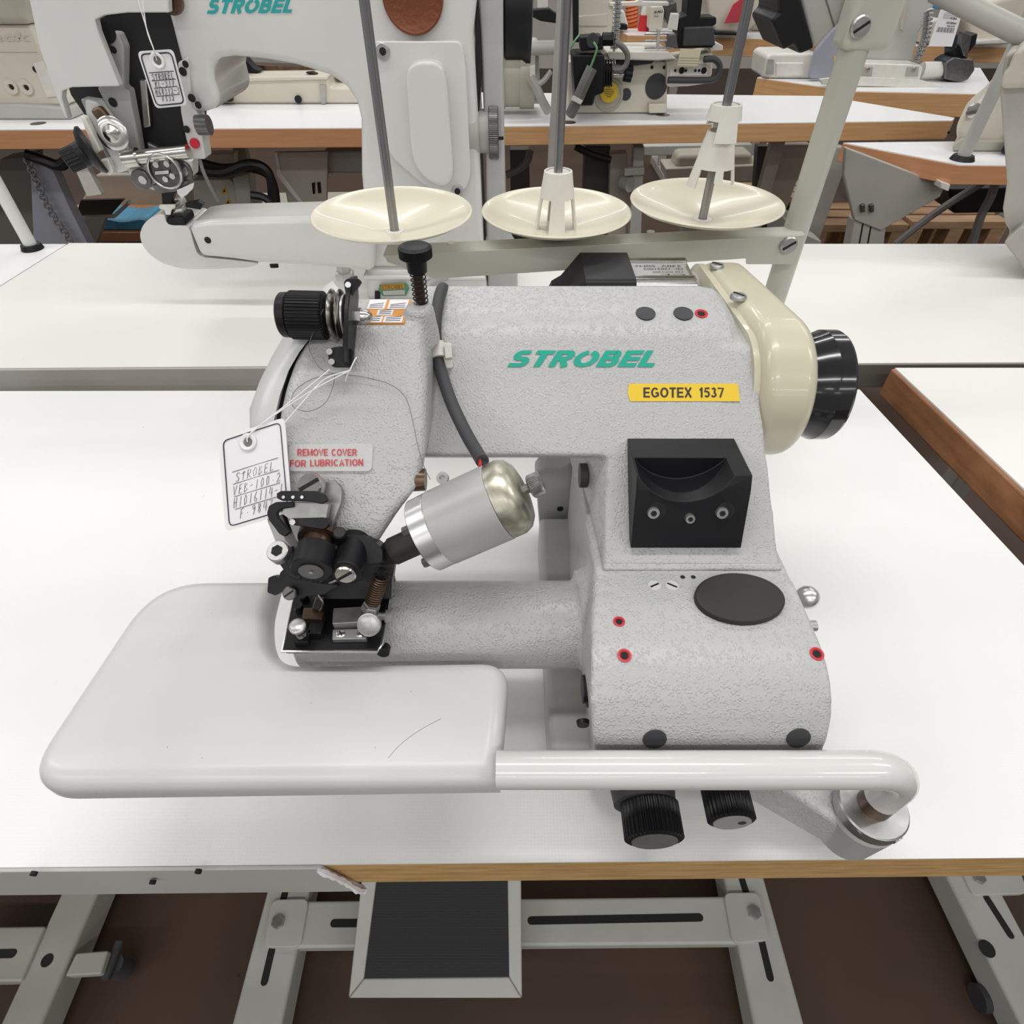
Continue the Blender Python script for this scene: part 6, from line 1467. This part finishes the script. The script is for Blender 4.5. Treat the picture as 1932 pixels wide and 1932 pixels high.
cable('black_cable', [(1085, 276, 2.5), (1112, 290, 2.5), (1136, 298, 2.5), (1152, 302, 2.5)], .012, BLK, None, 'black cable ending in a round plug under the beech edge', 'cable')
cable('black_cable', [(1000, 284, 2.6), (994, 306, 2.6), (976, 322, 2.6), (955, 330, 2.6)], .014, SMOKE, None, 'grey cable curling beside the grey side guard', 'cable')
slab('stand_beam', [(1216, 276), (1420, 272), (1420, 292), (1216, 294)], 3.1, .05, FRAME, None, .004, cat='beam', label='pale grey beam under the beech edge above the right dish')
ub = thing('motor', 'beige motor on a wide base behind the right spool dish', 'motor', P(1320, 340, y=2.9))
slab('motor_base', [(1256, 318), (1300, 316), (1460, 310), (1460, 345), (1270, 345), (1258, 340)], 2.9, .15, BEIGE2, ub, bevel=.006)
slab('motor_body', [(1272, 320), (1280, 292), (1420, 288), (1424, 316)], 2.92, .12, BEIGE2, ub, bevel=.02)
slab('motor_support', [(1280, 343), (1330, 343), (1330, 600), (1280, 600)], 2.95, .1, BAR, ub, bevel=.004, floor=True)
slab('stand_upright', [(1430, 276), (1450, 276), (1436, 600), (1400, 600)], 2.7, .05, mat('dark_slate_steel', (.065, .068, .066), .45), None, .004, cat='stand', label='dark slate leg just left of the thread stand post', floor=True)
slab('side_panel', [(1450, 274), (1530, 272), (1482, 400), (1440, 400)], 2.75, .04, BEIGE2, None, .004, cat='panel', label='dull beige panel behind the thread stand post')
sst = thing('table_stand', 'slanted grey steel leg with a pale foot beam, right of the thread stand post', 'stand', V(P(1530, 450, y=2.3).x, 2.3, -T))
slab('stand_upright', [(1560, 275), (1595, 278), (1590, 330), (1540, 470), (1500, 600), (1420, 600), (1500, 440)], 2.30, .04, BAR, sst, .004, floor=True)
slab('foot_beam', [(1500, 434), (1550, 455), (1545, 600), (1480, 600)], 2.2, .3, FRAME, sst, .004, floor=True)
# pallets on the floor at the right
def pallet(label, x0, x1, py, y, d):
    q0, q1 = P(x0, py, y=y), P(x1, py, y=y)
    t = thing('wooden_pallet', label, 'pallet', V((q0.x + q1.x) / 2, y, -T))
    for k in range(3):
        obj('pallet_board', MB().box(q0.x, q1.x, y + k * d / 3, y + k * d / 3 + d * .26, q0.z - .03, q0.z), mat('pale_pine', (.46, .30, .17), .7, grain=((8, 60, 60), .5, (.33, .2, .11))), t, bevel=.002)
    for k in range(3):
        xx = q0.x + (q1.x - q0.x - .06) * k / 2
        obj('pallet_block', MB().box(xx, xx + .06, y, y + d * .95, -T, q0.z - .0305), mat('pale_pine', (.46, .30, .17), .7, grain=((8, 60, 60), .5, (.33, .2, .11))), t, bevel=.002)
pallet('pine pallet behind the grey panel leg', 1540, 1716, 424, 2.60, .3)
pallet('pine pallet standing right of the grey panel leg', 1722, 1905, 418, 2.60, .3)
pallet('pine pallet far behind the slanted grey leg', 1380, 1540, 372, 3.8, .35)
cable('grey_cable', [(1868, 320, 2.1), (1860, 340, 2.1), (1800, 378, 2.1), (1740, 420, 2.1), (1690, 460, 2.1)], .012, SMOKE, None, 'upper grey cable sagging under the right table', 'cable')
cable('grey_cable', [(1882, 330, 2.05), (1870, 370, 2.05), (1850, 410, 2.05), (1832, 470, 2.05)], .013, SMOKE, None, 'grey cable hanging down near the brownish grey column', 'cable')
slab('motor_box', [(1790, 356), (1930, 352), (1930, 402), (1800, 404)], 2.2, .2, BLACKP, None, .01, cat='motor box', label='black motor box under the right table')
slab('control_box', [(1690, 418), (1690, 330), (1604, 330), (1600, 380), (1650, 430)], 2.4, .08, BEIGE2, None, .008, cat='control box', label='dull beige control box behind the grey panel leg')

# ================================================================ neighbouring table at the right of the front row
Da, Db = P(1682, 692, z=.010), P(1932, 928, z=.010)
dd_ = (Db - Da); dd_ = dd_ / dd_.y
Dn = Da + dd_ * (.13 - Da.y); yb_ = .7855
tD = thing('sewing_table', 'white table with a scratched worn brown wooden edge, right of the front worktable', 'table', V(.95, .45, -T))
Da.y = min(Da.y, yb_)
q_ = [V(Dn.x, .13, .010), V(1.5, .13, .010), V(1.5, Da.y, .010), V(Da.x, Da.y, .010)]
obj('worktop_board', MB().prism([p + V(0, 0, -.002) for p in q_], [p + V(0, 0, -.047) for p in q_]), OLDWOOD, tD, bevel=.0035, seg=3, label='worn brown wooden edge')
i_ = [V(q_[0].x + .004, .134, .0101), V(1.496, .134, .0101), V(1.496, Da.y - .003, .0101), V(Da.x + .004, Da.y - .003, .0101)]
obj('worktop_laminate', MB().prism(i_, [p + V(0, 0, -.003) for p in i_]), LAMB, tD)
rf2 = foot(tD, 1790, 1878, 1900, 1995, 1660, 1880, [((1862, 1695), (1906, 1764), .011)], ((1862, 1790), .012), name='stand_foot')
obj('clamp_plate', MB().ext(round_poly([P(*p, z=ZF + .004) for p in ((1812, 1640), (1925, 1640), (1940, 1686), (1836, 1690))], .01), V(0, 0, -.012)), FRAME, tD, bevel=.002)
c = P(1846, 1656, z=ZF + .004); screw_head(c, (0, 0, 1), .011, .006, tD, ZINC, 'bolt', hexed=True, slot=False)
c = P(1892, 1880, z=-.74); obj('caster_wheel', MB().cyl(c + V(-.03, 0, -.02), c + V(.03, 0, -.02), .02), CHAR, tD)
obj('stand_post', MB().box(.80, .86, .36, .42, ZF + .0, -.04), FRAME, tD, bevel=.004)

# ================================================================ groups of look-alike things
cats = {}
for o in list(bpy.data.objects):
    if o.parent is None and 'category' in o and 'group' not in o: cats.setdefault(o['category'], []).append(o)
names = {'table': 'workshop sewing tables', 'sewing machine': 'sewing machines standing on the rear tables', 'tag': 'card tags hanging on the machines', 'bag': 'blue plastic bags on the low shelf', 'chain': 'hanging chains',
         'cable': 'cables under the rear tables', 'stand': 'steel uprights under the rear tables', 'pallet': 'pine pallets at the right', 'post': 'white thread stand posts', 'pedal': 'treadles', 'panel': 'panels under the rear tables', 'cabinet': 'low beige cabinets', 'control box': 'control boxes under the rear tables', 'motor box': 'motor boxes under the rear tables'}
for c_, os_ in cats.items():
    if len(os_) > 1 and c_ in names:
        for o in os_:
            if o.name != 'blindstitch_machine': o['group'] = names[c_]
